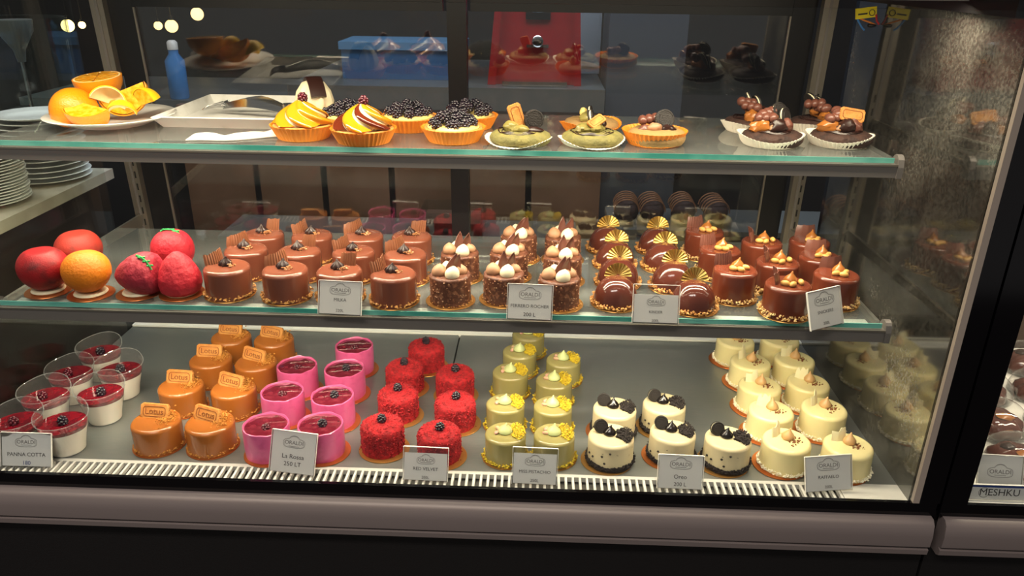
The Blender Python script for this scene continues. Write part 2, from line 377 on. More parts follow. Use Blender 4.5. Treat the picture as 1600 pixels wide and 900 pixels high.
# ------------------------------------------------------------------ shelves
def shelf(z, y0, y1, x0, x1, label):
    t = tag(thing('glass_shelf', ((x0+x1)/2, y0, z)), label, 'shelf')
    t.location = (0, 0, 0)
    MB().box(x0, x1, y0+.0012, y1, z-.007, z).build('shelf_pane', 'shelf_glass', t, smooth=False)
    MB().box(x0, x1, y0, y0+.0011, z-.007, z).build('pane_edge', 'glass_edge', t, smooth=False)
    rail = MB().box(x0-.002, x1+.004, y0-.004, y0+.012, z-.0262, z-.0085).build('rail', 'rail', t, smooth=False)
    MB().box(x0-.002, x1+.004, y0-.0055, y0-.0042, z-.0105, z-.008).build('rail_lip', 'upright', rail, smooth=False)
    MB().box(x0+.01, x1-.01, y0+.013, y0+.032, z-.0252, z-.0085).build('light_housing', 'white_plastic', rail, smooth=False)
    for xe, sgn in ((x0-.0022, -1), (x1+.0042, 1)):
        n = 7; pts = [(y0-.0055, z-.0270), (y0+.016, z-.0270), (y0+.016, z-.004)]+[(y0+.006+.010*math.cos(a), z-.006+.010*math.sin(a)) for a in [PI*k/n/1.0 for k in range(1, n)]]+[(y0-.0055, z-.012)]
        m = len(pts); w = .008*sgn
        MB().add([(xe,y,zz) for y,zz in pts]+[(xe+w,y,zz) for y,zz in pts], [tuple(range(m)), tuple(range(2*m-1,m-1,-1))]+[(i,i+m,(i+1)%m+m,(i+1)%m) for i in range(m)]).build('end_cap', 'rail', t, smooth=False)
    for xc in (-.770, .485):
        MB().add(*bracket(xc, y0+.03, lean(z)+.004, z)).build('bracket', 'upright', t, smooth=False)
    return t
def bracket(xc, ya, yb, z):
    w = .0025; zt = z-.0085
    p = [(ya, zt), (yb, zt), (yb, zt-.022), (ya, zt-.008)]
    return [(xc-w,y,q) for y,q in p]+[(xc+w,y,q) for y,q in p], [(0,1,2,3),(7,6,5,4)]+[(i,i+4,(i+1)%4+4,(i+1)%4) for i in range(4)]
ZM, ZT = .25, .462
shelf(ZM, .057, .385, -.757, .478, 'middle glass shelf with steel front rail, carrying chocolate cakes')
shelf(ZT, .134, .412, -.780, .484, 'upper glass shelf with steel front rail, carrying tarts and cookies')
# ------------------------------------------------------------------ cake parts (meshes shared by the copies)
rnd = random.Random(7)
def board_mesh(r, m='gold'):
    b = MB().lathe([(0,0),(r-.0006,0),(r,.0005),(r-.0004,.0011),(0,.0011)], 48)
    return b.mesh('cake_board', m)
BOARD = board_mesh(.0358); BOARD_C = board_mesh(.0400, 'copper'); BOARD_G = board_mesh(.0395)
BOARD_F = board_mesh(.0318, 'copper')
def cyl_prof(r, h, bev, top=.0, n=6):
    return [(0,0),(r*1.02,0),(r*1.015,h*.1)]+[(r, h*.3)]+[(r-bev+bev*math.cos(a), h-bev+bev*math.sin(a)) for a in [PI/2*i/n for i in range(n+1)]]+[(r*.5,h+top),(0,h+top)]
def wob(seed, amp): return lambda a,i,z: 1+amp*nz(math.cos(a)*1.3+seed, math.sin(a)*1.3, z*30)
def body(r, h, bev, seed=0, amp=.03, seg=48): return MB().lathe(cyl_prof(r, h, bev), seg, wob(seed, amp))
def ring_pts(r0, r1, z0, z1, n, rnd, a0=0, a1=2*PI):
    out = []
    for _ in range(n):
        a = rnd.uniform(a0,a1); r = rnd.uniform(r0,r1); out.append(Vector((r*math.cos(a), r*math.sin(a), rnd.uniform(z0,z1))))
    return out
def dollop_prof(r, h):
    return [(0,0),(r*.8,0),(r*.97,h*.12),(r,h*.3),(r*.93,h*.5),(r*.74,h*.7),(r*.42,h*.86),(r*.16,h*.95),(0,h)]
def drop_prof(r, h, tip=.12):
    return [(0,0),(r*.8,0),(r,h*.12),(r*.98,h*.28),(r*.72,h*.5),(r*.38,h*.68),(r*.17,h*.83),(r*tip,h*.95),(0,h)]
def bent(tilt): return lambda a,i,z: 1
def kiss_mesh(r, h, m, flutes=0, name='cream_kiss', amp=.16, prof=None):
    fr = (lambda a,i,z: 1+amp*math.cos(flutes*a+z*60)) if flutes else None
    b = MB().lathe((prof or drop_prof)(r,h), 40 if flutes else 20, fr)
    b.v = [(x+.25*r*(z/h)**3, y, z) for x,y,z in b.v]
    return b.mesh(name, m)
def shard_mesh(w, h, m, ridges=9, bend=.006, t=.0011, seed=0, name='chocolate_shard', wave=.12, slope=.25):
    def fn(u, v):
        x = (u-.5)*w; z = v*h*(1-slope*(1-u)+wave*nz(u*7+seed, seed, 0)*v)
        y = bend*(4*(u-.5)**2)+.0006*math.sin(u*ridges*2*PI)+.002*v*v
        return (x*(1-.18*v*v*(1 if seed%2 else .3)), y, z)
    return MB().sheet(fn, ridges*3, 6, t).mesh(name, m)
def petal_mesh(w, h, m, name='chocolate_petal'):
    def fn(u, v):
        ww = w*(1-v)**.8*(.25+.75*min(1,(v+.35))); return ((u-.5)*ww+.004*v, .002*math.sin(u*PI)+.003*v, v*h)
    return MB().sheet(fn, 5, 8, .001).mesh(name, m)
def berry_mesh(r=.0075, m='berry', name='blackberry', L=1.15, n=26):
    b = MB()
    for i in range(n):
        zz = 1-2*(i+.5)/n; a = i*2.39996; q = math.sqrt(1-zz*zz)
        b.ball((r*.78*q*math.cos(a), r*.78*q*math.sin(a), r*L*.8*zz+r*L*.8), r*.34, seg=8, rings=5)
    b.ball((0,0,r*L*.8), r*.72, (1,1,L*.9), 8, 6)
    return b.mesh(name, m)
BERRY = berry_mesh(); BERRY_S = berry_mesh(.0070, 'berry', 'blackberry'); BERRY_R = berry_mesh(.0070, 'red_berry', 'red_berry')
def nut_mesh():
    b = MB().ball((0,0,.0032), .0066, (1,.62,.6), 12, 8); return b.mesh('peanut', 'peanut')
PEANUT = nut_mesh()
def sandwich_cookie(parent, loc, rot, r=.0095):
    wav = lambda a,i,z: 1+.02*math.cos(24*a)
    t = .0022
    b = MB().lathe([(0,0),(r*.96,0),(r,.0004),(r,t-.0003),(r*.96,t),(0,t)], 48, wav)
    b.lathe([(0,t+.0022),(r*.96,t+.0022),(r,t+.0026),(r,2*t+.0019),(r*.94,2*t+.0022),(r*.86,2*t+.0022),(r*.84,2*t+.0017),(r*.7,2*t+.0017),(r*.68,2*t+.0022),(0,2*t+.0022)], 48, wav)
    o = obj('sandwich_cookie', SC.setdefault('c%.4f'%r, b.mesh('sandwich_cookie','sandwich')), parent, loc, rot)
    c = MB().lathe([(0,t+.0001),(r*.93,t+.0001),(r*.95,t+.0011),(r*.93,t+.0021),(0,t+.0021)], 24)
    obj('cream_filling', SC.setdefault('f%.4f'%r, c.mesh('cream_filling','cream')), o)
    return o
SC = {}
def biscuit_meshes(w=.046, h=.024, t=.006):
    def outline(w, h, scal):
        pts = []; rc = .005
        for cx, cz, a0 in ((w/2-rc, h/2-rc, 0), (-w/2+rc, h/2-rc, PI/2), (-w/2+rc, -h/2+rc, PI), (w/2-rc, -h/2+rc, 1.5*PI)):
            for k in range(6):
                a = a0+PI/2*k/5; pts.append((cx+rc*math.cos(a), cz+rc*math.sin(a)))
        out = []
        for i,(x,z) in enumerate(pts):
            x2,z2 = pts[(i+1)%len(pts)]; n = max(1, int(math.hypot(x2-x,z2-z)/.0008))
            for k in range(n): out.append((x+(x2-x)*k/n, z+(z2-z)*k/n))
        L = len(out); res = []
        for i,(x,z) in enumerate(out):
            s = 1+scal*math.cos(2*PI*i/L*32); res.append((x*(1+(s-1)), z*(1+(s-1)*1.6)))
        return res
    o = outline(w, h, .014); q = [(x*.97, z*.95) for x,z in o]; n = len(o)
    vs = [(x,-t/2,z) for x,z in q]+[(x,-t/2+.0008,z) for x,z in o]+[(x,t/2-.0008,z) for x,z in o]+[(x,t/2,z) for x,z in q]
    fs = [tuple(range(n)), tuple(range(4*n-1,3*n-1,-1))]
    for l in range(3): fs += [(l*n+i,(l+1)*n+i,(l+1)*n+(i+1)%n,l*n+(i+1)%n) for i in range(n)]
    b = MB().add(vs, fs)
    # raised frame on the face
    fo = outline(w*.80, h*.66, 0); fi = [(x*.95, z*.90) for x,z in fo]; k = len(fo)
    b2 = MB().add([(x,-t/2-.0006,z) for x,z in fo]+[(x,-t/2-.0006,z) for x,z in fi]+[(x,-t/2+.0004,z) for x,z in fo]+[(x,-t/2+.0004,z) for x,z in fi],
                [(i,i+k,(i+1)%k+k,(i+1)%k) for i in range(k)]+[(i,(i+1)%k,(i+1)%k+2*k,i+2*k) for i in range(k)]+[(i+k,i+3*k,(i+1)%k+3*k,(i+1)%k+k) for i in range(k)])
    return b.mesh('biscuit','biscuit'), b2.mesh('raised_frame','biscuit_dark')
BISC = biscuit_meshes(); BISC_TXT = text_mesh('Lotus', .0135, 'biscuit_dark', .0005)
def biscuit(parent, loc, rot, scale=1, letters=True, lscale=None):
    o = obj('biscuit', BISC[0], parent, loc, rot); o.scale = (scale,)*3
    obj('raised_frame', BISC[1], o)
    if letters: obj('raised_lettering', BISC_TXT, o, (0,-.0033,0), (PI/2,0,0))
    return o
def crumbs(parent, pts, size, m, name='crumbs', seed=1, flat=.7, label=None):
    r = random.Random(seed); return MB().bits(pts, size, r, flat).build(name, m, parent, kind='stuff', smooth=False, label=label)

# ---- one builder per kind; each returns an Empty at the centre of the base
BH = .0012
def put(root, pts, z, labels, cat, group, jit=6, seed=3, variants=None):
    r = random.Random(seed); roots = variants or [root]; used = set()
    for i,(x,y) in enumerate(pts):
        src = roots[i % len(roots)]
        if id(src) in used: o = copy_tree(src)
        else: o = src; used.add(id(src))
        o.location = (x, y, z+.0004); o.rotation_euler = (0,0,math.radians(r.uniform(-jit,jit)))
        tag(o, labels[i], cat, group)
def base(name, r=None, off=(0,0)):
    t = thing(name); obj('cake_board', r or BOARD, t, (off[0],off[1],0), (0,0,rnd.uniform(-.5,.5)+2.2)); return t

def milk_cake(v):
    t = base('milk_chocolate_cake'); rr = random.Random(v)
    body(.0325, .043, .006, v*3.1).build('glazed_body', 'milk', t, (0,0,BH))
    crumbs(t, ring_pts(.031,.0365,.003,.0075,170,rr), .0023, 'nut', 'nut_ring', v)
    z = .043+BH
    sh = shard_mesh(.030+.004*(v%2), .022, 'shard', seed=v)
    obj('chocolate_shard', sh, t, ((-.017,.006,z-.002),(-.014,.012,z-.002),(.004,.017,z-.002))[v], (-.15,0,(1.0,.55,-.5)[v]))
    obj('ganache_rosette', KISS_D, t, (-.003,.003,z-.0005), (0,0,v))
    crumbs(t, ring_pts(.001,.010,z+.001,z+.004,26,rr), .0019, 'pale_shard', 'chocolate_pearls', v+9).location = (.007,-.003,0)
    return t
KISS_D = kiss_mesh(.0088, .014, 'dark', 8, 'ganache_rosette')
MILK = [(-.442,.101),(-.357,.097),(-.279,.099),(-.200,.092),(-.442,.176),(-.359,.175),(-.276,.177),(-.196,.172),(-.439,.249),(-.360,.249),(-.278,.253),(-.200,.256)]
rows3 = ['front','middle','back']; o4 = ['first','second','third','fourth']
put(None, MILK, ZM, ['milk chocolate glazed cake with ridged shard, %s row, %s from the fruit cakes' % (rows3[i//4], o4[i%4]) for i in range(12)],
    'cake', 'milk chocolate cakes with ridged shards', variants=[milk_cake(0), milk_cake(1), milk_cake(2)])

def nutty_cake(v):
    t = base('nut_studded_chocolate_cake'); rr = random.Random(20+v)
    b = MB().lathe(cyl_prof(.029,.041,.004), 64, lambda a,i,z: 1+.05*nz(math.cos(a)*5+v, math.sin(a)*5, z*160)); b.build('studded_body', 'nutty', t, (0,0,BH))
    pts = [Vector((.0292*math.cos(a), .0292*math.sin(a), z)) for a,z in [(rr.uniform(0,6.283), rr.uniform(.004,.040)) for _ in range(120)]]
    crumbs(t, pts, .0016, 'hazel_cream', 'nut_pieces', v)
    crumbs(t, ring_pts(.028,.033,.0025,.004,90,rr), .0014, 'nut', 'nut_ring', v+3)
    z = .041+BH-.001
    for j,(m,x,y,s) in enumerate((('cream',.005,-.013,1.0),('hazel_cream',-.015,-.005,1.0),('hazel_cream',.016,.004,.8),('cream',-.006,.014,.8))):
        o = obj('cream_dollop', (DOL_W if m=='cream' else DOL_B), t, (x,y,z), (0,0,j+v)); o.scale = (s,)*3
    obj('chocolate_petal', PETAL, t, (-.003,.003,z), (-.15,.35-.3*v,.3)); obj('chocolate_petal', PETAL, t, (.007,.004,z), (.1,.1,-.5+.4*v))
    return t
DOL_W = kiss_mesh(.0105, .0175, 'cream', name='cream_dollop', prof=dollop_prof); DOL_B = kiss_mesh(.0105, .0165, 'hazel_cream', name='cream_dollop', prof=dollop_prof); PETAL = petal_mesh(.024, .030, 'choc_bar')
NUTTY = [(-.120,.098),(-.044,.108),(.035,.096),(-.115,.188),(-.040,.196),(.042,.184),(-.027,.276),(.045,.276)]
nl = ['front row, left','front row, middle','front row, right','middle row, left','middle row, centre','middle row, right','back row, left','back row, right']
put(None, NUTTY, ZM, ['nut-studded chocolate cake with cream dollops and petals, %s' % s for s in nl], 'cake', 'nut studded chocolate cakes', variants=[nutty_cake(0), nutty_cake(1)])

def dome_cake(v):
    t = base('chocolate_dome_cake'); rr = random.Random(40+v); n = 12
    MB().lathe([(0,0),(.031,0)]+[(.0315*math.cos(a)**.8 if a<1.57 else 0, .002+.037*math.sin(a)) for a in [PI/2*i/n for i in range(n)]]+[(0,.039)], 48).build('glazed_dome', 'darkglaze', t, (0,0,BH))
    crumbs(t, ring_pts(.031,.0365,.003,.008,200,rr), .0024, 'nut', 'nut_ring', v)
    def fan(u, vv):
        a = PI*u; r = .003+.0165*vv; return (r*math.cos(a), .0011*vv*(1 if int(round(u*22))%2 else -1), r*math.sin(a))
    obj('gold_fan', FAN.setdefault(0, MB().sheet(fan, 22, 3, .0005).mesh('gold_fan','gold_foil',False)), t, (.002,.013,.0365), (-.15,0,.08))
    return t
FAN = {}
DOME = [(.117,.104),(.127,.179),(.129,.256),(.122,.331),(.226,.095),(.208,.169),(.206,.253),(.207,.332)]
put(None, DOME, ZM, ['glossy chocolate dome with gold fan, %s column, %s from the front' % (('left','right')[i//4], o4[i%4]) for i in range(8)], 'cake', 'chocolate domes with gold fans', variants=[dome_cake(0)])

def peanut_cake(v):
    t = base('peanut_chocolate_cake'); rr = random.Random(60+v)
    body(.0315,.0445,.0055,v*2.2+5).build('glazed_body', 'snick', t, (0,0,BH))
    crumbs(t, ring_pts(.0305,.0365,.003,.0095,250,rr), .0023, 'pale_nut', 'nut_ring', v)
    z = .0445+BH
    obj('chocolate_shard', shard_mesh(.032,.020,'choc_bar',seed=v+11,ridges=(9,4,3)[v],slope=.1), t, ((-.012,.014,z-.002),(-.012,.004,z-.002),(-.002,.020,z-.002))[v], (-.1,0,(.5,1.35,-.05)[v]))
    obj('caramel_kiss', KISS_C, t, (.003,.004,z-.0005), (0,0,v*.7))
    for j,(x,y) in enumerate(((-.006,-.008),(.003,-.012),(.013,-.003))):
        obj('peanut', PEANUT, t, (x+rr.uniform(-.002,.002),y,z), (rr.uniform(-.3,.3),0,rr.uniform(0,3)))
    return t
KISS_C = kiss_mesh(.0095,.0165,'caramel_kiss',name='caramel_kiss')
PEAN = [(.291,.136),(.352,.084),(.433,.126),(.287,.223),(.362,.172),(.433,.199),(.281,.312),(.362,.262),(.441,.272)]
pl = ['front left, next to the domes','foremost of all','front right, behind the price sign','second from the front beside the domes','in the middle of the group','partly hidden behind the front right one','at the back beside the domes','back row, middle','back row, at the right upright']
pv = [peanut_cake(0), peanut_cake(1), peanut_cake(2)]
put(None, PEAN, ZM, ['chocolate cake with peanuts and caramel kiss, %s' % s for s in pl], 'cake', 'chocolate cakes with peanuts', variants=pv)

# fruit-shaped cakes
def fruit(name, label, x, y, build, rz=0, cat='cake'):
    t = tag(thing(name, (x,y,ZM+.0004), rz), label, cat, 'fruit shaped mousse cakes'); obj('cake_board', BOARD_F, t)
    MB().lathe([(0,0),(.021,0),(.023,.002),(.021,.0045),(0,.0045)], 32).build('biscuit_foot', 'cream', t, (0,0,BH)); build(t); return t
def ball_prof(r, dz, dent=.0, n=20, sq=1.0):
    out = []
    for i in range(n+1):
        a = PI*i/n; z = -math.cos(a); rr = math.sin(a)*(1+.06*z); zz = z*sq
        if dent and z > .8: zz -= dent*((z-.8)/.2)**1.5
        out.append((max(0, r*rr) if 0<i<n else 0, dz+r*zz))
    return out
def apple(m): return lambda t: MB().lathe(ball_prof(.0335,.0325,.13,28,.97), 48, lambda a,i,z: 1+.03*math.cos(a*2+.5)).build('fruit_body', m, t, (0,0,.003))
fruit('apple_cake', 'shiny red apple-shaped cake at the left end of the shelf front', -.708, .095, apple('apple'), .4)
fruit('apple_cake', 'dull red apple-shaped cake behind the orange one', -.700, .172, apple('apple_dull'), 1.5)
fruit('orange_cake', 'round orange-shaped cake with dimpled peel', -.641, .088, lambda t: MB().lathe(ball_prof(.0325,.0325,.05,24,.95), 48, lambda a,i,z: 1+.012*nz(math.cos(a)*9, math.sin(a)*9, z*300)).build('fruit_body', 'orange_v', t, (0,0,.003)))
def straw_mesh(r, h, m, seed):
    pr = [(0,0),(r*.72,0),(r*.93,h*.08),(r,h*.22),(r*.98,h*.4),(r*.86,h*.58),(r*.66,h*.75),(r*.42,h*.89),(r*.18,h*.98),(0,h)]
    import itertools
    fine = []
    for (a,b),(c,d) in zip(pr, pr[1:]):
        for k in range(4): fine.append((a+(c-a)*k/4, b+(d-b)*k/4))
    fine.append(pr[-1])
    return MB().lathe(fine, 56, lambda a,i,z: 1+.045*nz(math.cos(a)*3+seed, math.sin(a)*3, z*90)).mesh('fruit_body', m)
def leaf(t, pts, r=.0016):
    b = MB().tube(pts, lambda u: r*(1.1-.5*u), 6)
    for i,p in enumerate(pts[1:-1]):
        for s in (-1,1): b.ball(Vector(p)+Vector((s*.003,.001*s,0)), .0019, (1.4,.8,.8), 6, 4)
    b.build('icing_leaf', 'leaf', t)
def lying(t):
    o = obj('fruit_body', straw_mesh(.031,.064,'straw_dark',3), t, (.033,0,.0335), (0,-PI/2-.12,0))
    leaf(t, [(.012,-.012,.063),(.020,-.014,.061),(.027,-.016,.056),(.031,-.017,.050),(.034,-.018,.044)])
fruit('strawberry_cake', 'pink strawberry-shaped cake lying on its side with green leaf', -.574, .096, lying, 0)
def upright(t): obj('fruit_body', straw_mesh(.030,.062,'straw',8), t, (0,0,.003))
fruit('strawberry_cake', 'upright strawberry-shaped cake pointing up next to the chocolate cakes', -.512, .098, upright, .8)
def upright2(t):
    MB().lathe(ball_prof(.0315,.034,.0,24,1.05), 48, lambda a,i,z: 1+.02*nz(math.cos(a)*3, math.sin(a)*3, z*90)).build('fruit_body', 'straw', t, (0,0,.003))
    leaf(t, [(-.012,-.004,.0685),(-.004,-.003,.0715),(.004,-.003,.0715),(.011,-.003,.069),(.016,-.003,.065)])
fruit('strawberry_cake', 'bright red strawberry-shaped cake with green top, behind the lying one', -.556, .178, upright2)

# ---- the deck
def panna(v):
    t = thing('panna_cotta_cup'); rr = random.Random(v)
    def q(a): return 1+.11*abs(math.cos(a))**9
    k = dict(fr=lambda a,i,z: 1+(q(a)-1)*max(0,(z-.012)/.05))
    hc = lambda a: (.5+.5*math.sin(a))**.8
    MB().lathe([(0,.0012),(.0245,.0012),(.0268,.014),(.0297,.028),(.0322,.040)]+[(0,.0402)], 56, k['fr']).build('panna_cotta', 'panna', t)
    MB().lathe([(0,.0404),(.0323,.0404),(.0334,.0455),(.0334,.0462),(0,.0462)], 56, k['fr']).build('jelly_layer', 'red_jelly', t)
    prof = [(.0250,0),(.0275,.014),(.0304,.028),(.0330,.040),(.0350,.050),(.0372,.060)]
    cup = [(0,0)]+prof
    def fz2(a,i,r): return .014*hc(a)**2-.003 if i==6 else (.006*hc(a)**2-.001 if i==5 else 0)
    MB().lathe(cup, 64, k['fr'], fz2).build('cup', 'plastic', t)
    MB().tube([(.0372*k['fr'](a,6,.060)*math.cos(a), .0372*k['fr'](a,6,.060)*math.sin(a), .060+fz2(a,6,0)) for a in [2*PI*j/64 for j in range(65)]], .0007, 6).build('cup_rim', 'cup_rim', t)
    b = obj('blackberry', BERRY_R if v==1 else BERRY, t, (rr.uniform(-.004,.004), -.002, .0445), (0,0,v))
    return t
PAN = [(-.712,.060),(-.780,.056),(-.700,.147),(-.781,.131),(-.708,.224),(-.782,.205),(-.775,.285)]
pn = ['black berry, beside its price sign','cut off by the picture edge','nearest the caramel cakes','dull dark jelly, behind the leftmost cup','third from the front, right column','reddish berry, left column, next to rearmost','rearmost of all']
pvar = [panna(0), panna(1)]
put(None, PAN, 0, ['panna cotta cup with red jelly, %s' % s for s in pn], 'dessert cup', 'panna cotta cups', jit=8, variants=pvar)

def caramel_cake(v):
    t = base('caramel_biscuit_cake', BOARD_C); rr = random.Random(80+v)
    body(.0365,.0435,.006,v*4.4+2,.025).build('glazed_body', 'lotus', t, (0,0,BH))
    z = .0435+BH
    crumbs(t, ring_pts(.034,.0385,.0025,.008,260,rr), .0018, 'biscuit_crumb', 'base_crumbs', v)
    crumbs(t, [Vector((.017+rr.gauss(0,.006), .004+rr.gauss(0,.009), z+rr.uniform(0,.004))) for _ in range(190)], .0017, 'biscuit_crumb', 'top_crumbs', v+5)
    biscuit(t, (-.004,(.010,.006)[v],z+.0085), (-.42,(0,.06)[v],(-.05,-.3)[v]))
    return t
LOT = [(-.578,.080),(-.494,.080),(-.586,.187),(-.496,.184),(-.574,.282),(-.490,.276),(-.571,.372),(-.488,.368)]
put(None, LOT, 0, ['caramel glazed cake topped with a biscuit, %s column, %s from the front' % (('left','right')[i%2], o4[i//2]) for i in range(8)], 'cake', 'caramel cakes with biscuits', jit=4, variants=[caramel_cake(0), caramel_cake(1)])

def pink_cake(v):
    t = base('pink_berry_cake', BOARD_C, (.003,-.001))
    r, h = .0345, .0475
    MB().lathe([(0,0),(r*.98,0),(r,h*.3),(r*1.005,h*.9),(r*.995,h+.0015),(r*.955,h+.0022),(r*.92,h+.0005),(r*.90,h-.003),(0,h-.003)], 64,
        lambda a,i,z: 1+.02*nz(math.cos(a)*2+v, math.sin(a)*2, z*30), lambda a,i,r_: (.0016*nz(math.cos(a)*3+v, math.sin(a)*3, 5) if 3<=i<=6 else 0)).build('pink_shell', 'pink', t, (0,0,BH))
    MB().lathe([(0,h-.0028),(r*.905,h-.0028),(r*.91,h-.0006),(r*.86,h+.0002),(0,h+.0002)], 56, lambda a,i,z: 1+.02*nz(math.cos(a)*2+v, math.sin(a)*2, 0)).build('jelly_top', 'jelly', t, (0,0,BH))
    o = obj('blackberry', BERRY_R if v else BERRY_S, t, ((.004,-.002,h-.002),(-.002,-.004,h-.002))[v], (1.2*v,0,v)); 
    return t
PINK = [(-.402,.068),(-.320,.074),(-.408,.166),(-.323,.158),(-.410,.255),(-.325,.248),(-.328,.336)]
pk = ['front row, left of its price sign','front row, partly behind its price sign','left column, second from the front','right column, second from the front','left column, third from the front','right column, third from the front','rearmost']
pkv = [pink_cake(1), pink_cake(0)]
put(None, PINK, 0, ['pink cake with dark berry jelly top, %s' % s for s in pk], 'cake', 'pink berry cakes', variants=pkv)

def velvet_cake(v):
    t = base('red_velvet_cake', BOARD_G, (.003,-.002)); rr = random.Random(100+v); r, h = .0325, .046
    MB().lathe(cyl_prof(r,h,.010), 48, wob(v*3.3,.06)).build('crumbed_body', 'velvet', t, (0,0,BH))
    pts = []
    for _ in range(1300):
        a = rr.uniform(0,6.283); u = rr.random()
        if u < .64: pts.append(Vector((r*math.cos(a), r*math.sin(a), rr.uniform(.002,h-.007))))
        elif u < .80:
            b = rr.uniform(0,PI/2); q = r-.010+.010*math.cos(b); pts.append(Vector((q*math.cos(a), q*math.sin(a), h-.010+.010*math.sin(b)+BH)))
        else:
            q = (r-.008)*math.sqrt(rr.random()); pts.append(Vector((q*math.cos(a), q*math.sin(a), h+BH)))
    crumbs(t, pts, .0021, 'velvet', 'sponge_crumbs', v)
    crumbs(t, ring_pts(.034,.037,.0022,.003,14,rr), .0010, 'velvet', 'loose_crumbs', v+2)
    obj('blackberry', BERRY_S, t, (0,0,h), (.3*v,0,v))
    return t
RED = [(-.229,.089),(-.139,.073),(-.221,.184),(-.124,.164),(-.225,.273),(-.134,.256),(-.198,.356)]
rl = ['front row, left','front row, behind its price sign','left column, second from the front','right column, second from the front','left column, third from the front','right column, rearmost','rearmost of the group']
put(None, RED, 0, ['round red sponge crumb cake with a blackberry, %s' % s for s in rl], 'cake', 'red crumb cakes', jit=30, variants=[velvet_cake(0), velvet_cake(1)])

def pist_cake(v):
    t = base('pistachio_cake'); rr = random.Random(120+v); h = .0425
    body(.0312,h,.0055,v*2.7+9,.02).build('glazed_body', 'pist', t, (0,0,BH)); z = h+BH
    crumbs(t, ring_pts(.0305,.036,.003,.008,240,rr), .0021, 'pist_crumb', 'base_crumbs', v)
    crumbs(t, ring_pts(.012,.030,z,z+.003,320,rr,-.75,1.15), .0018, 'pist_crumb', 'top_crumbs', v+4)
    obj('pistachio_kiss', KISS_P, t, (-.001,.001,z-.0005), (0,0,v))
    for x,y in ((-.013,-.004),(-.012,.007)): obj('pistachio_nut', PNUT, t, (x,y+.002*v,z), (0,0,rr.uniform(0,3)))
    return t
KISS_P = kiss_mesh(.0110,.0165,'pist_kiss',name='pistachio_kiss')
PNUT = MB().ball((0,0,.0018), .0058, (1,.6,.55), 8, 6).mesh('pistachio_nut','pist_nut')
PIS = [(-.038,.076),(.036,.077),(-.042,.162),(.035,.159),(-.038,.268),(.038,.243),(-.024,.346),(.056,.318),(-.009,.420)]
pil = ['front row, left','front row, behind its price sign','left column, second from the front','right column, second from the front','left column, third from the front','right column, third from the front','left column, fourth from the front','right column, rearmost','rearmost, under the shelf']
put(None, PIS, 0, ['pistachio glazed cake with pale kiss and yellow crumbs, %s' % s for s in pil], 'cake', 'pistachio cakes', variants=[pist_cake(0), pist_cake(1)])

def cookie_cake(v):
    t = base('cookies_and_cream_cake', BOARD_C if v else BOARD_G, (-.005,-.002)); rr = random.Random(140+v); h = .044
    body(.0345,h,.006,v*5.1+1,.02).build('cream_body', 'oreo', t, (0,0,BH)); z = h+BH
    MB().lathe([(0,.0014),(.0362,.0014),(.0366,.005),(.0355,.0085),(.034,.0088)], 48, wob(v*2,.03)).build('crumb_base', 'cookie_crumb', t)
    crumbs(t, ring_pts(.0345,.0375,.003,.010,460,rr), .0023, 'cookie_crumb', 'base_crumbs', v)
    crumbs(t, ring_pts(.010,.032,z,z+.004,420,rr,-.75,.75), .0020, 'cookie_crumb', 'top_crumbs', v+4)
    sandwich_cookie(t, (-.017,.010,z+.0085), (PI/2-.35,0,.25-.4*v), .0105)
    obj('chocolate_drop', KISS_B, t, (-.003,.002,z-.0005), (0,0,v))
    for k in range(5):
        a = rr.uniform(3.4,6.0); MB().ball((.0343*math.cos(a), .0343*math.sin(a), rr.uniform(.012,.038)), .0022, (1,1,.8), 6, 4).build('cookie_chip', 'cookie_crumb', t)
    return t
KISS_B = kiss_mesh(.0098,.0165,mat('black_chocolate','#17110f',.18,coat=.3),name='chocolate_drop')
ORE = [(.122,.076),(.217,.092),(.298,.079),(.134,.155),(.216,.173)]
ol = ['front left','front row, behind its price sign','front right, beside the ivory cakes','back left','back right']
put(None, ORE, 0, ['cream cake with black cookie and dark crumbs, %s' % s for s in ol], 'cake', 'cookies and cream cakes', variants=[cookie_cake(0), cookie_cake(1)])

def ivory_cake(v):
    t = base('ivory_coconut_cake', BOARD_C, (-.006,-.001)); rr = random.Random(160+v); h = .0435
    body(.0355,h,.006,v*1.9+4,.025).build('glazed_body', 'raff', t, (0,0,BH)); z = h+BH
    crumbs(t, ring_pts(.035,.039,.003,.008,380,rr), .0019, 'coconut', 'coconut_ring', v)
    obj('white_chocolate_shard', shard_mesh(.021,.023,'white_choc',ridges=2,bend=.002,seed=v+5,wave=.5,name='white_chocolate_shard'), t, (-.012,.008,z-.002), (-.12,0,(.8,.1,-.4)[v]))
    obj('cream_kiss', KISS_I, t, (.002,.004,z-.0005), (0,0,v))
    crumbs(t, [Vector((.009+rr.gauss(0,.005), -.004+rr.gauss(0,.005), z+rr.uniform(0,.001))) for _ in range(40)], .0019, 'brown_bit', 'brown_crumbs', v)
    return t
KISS_I = kiss_mesh(.0095,.0185,'beige_kiss',name='cream_kiss')
RAF = [(.385,.078),(.474,.070),(.385,.163),(.473,.174),(.388,.243),(.474,.257),(.393,.328),(.476,.342),(.386,.414),(.473,.424)]
put(None, RAF, 0, ['ivory glazed cake with coconut ring, %s column, %s from the front' % (('left','right')[i%2], ['first','second','third','fourth','fifth'][i//2]) for i in range(10)],
    'cake', 'ivory coconut cakes', variants=[ivory_cake(0), ivory_cake(1), ivory_cake(2)])
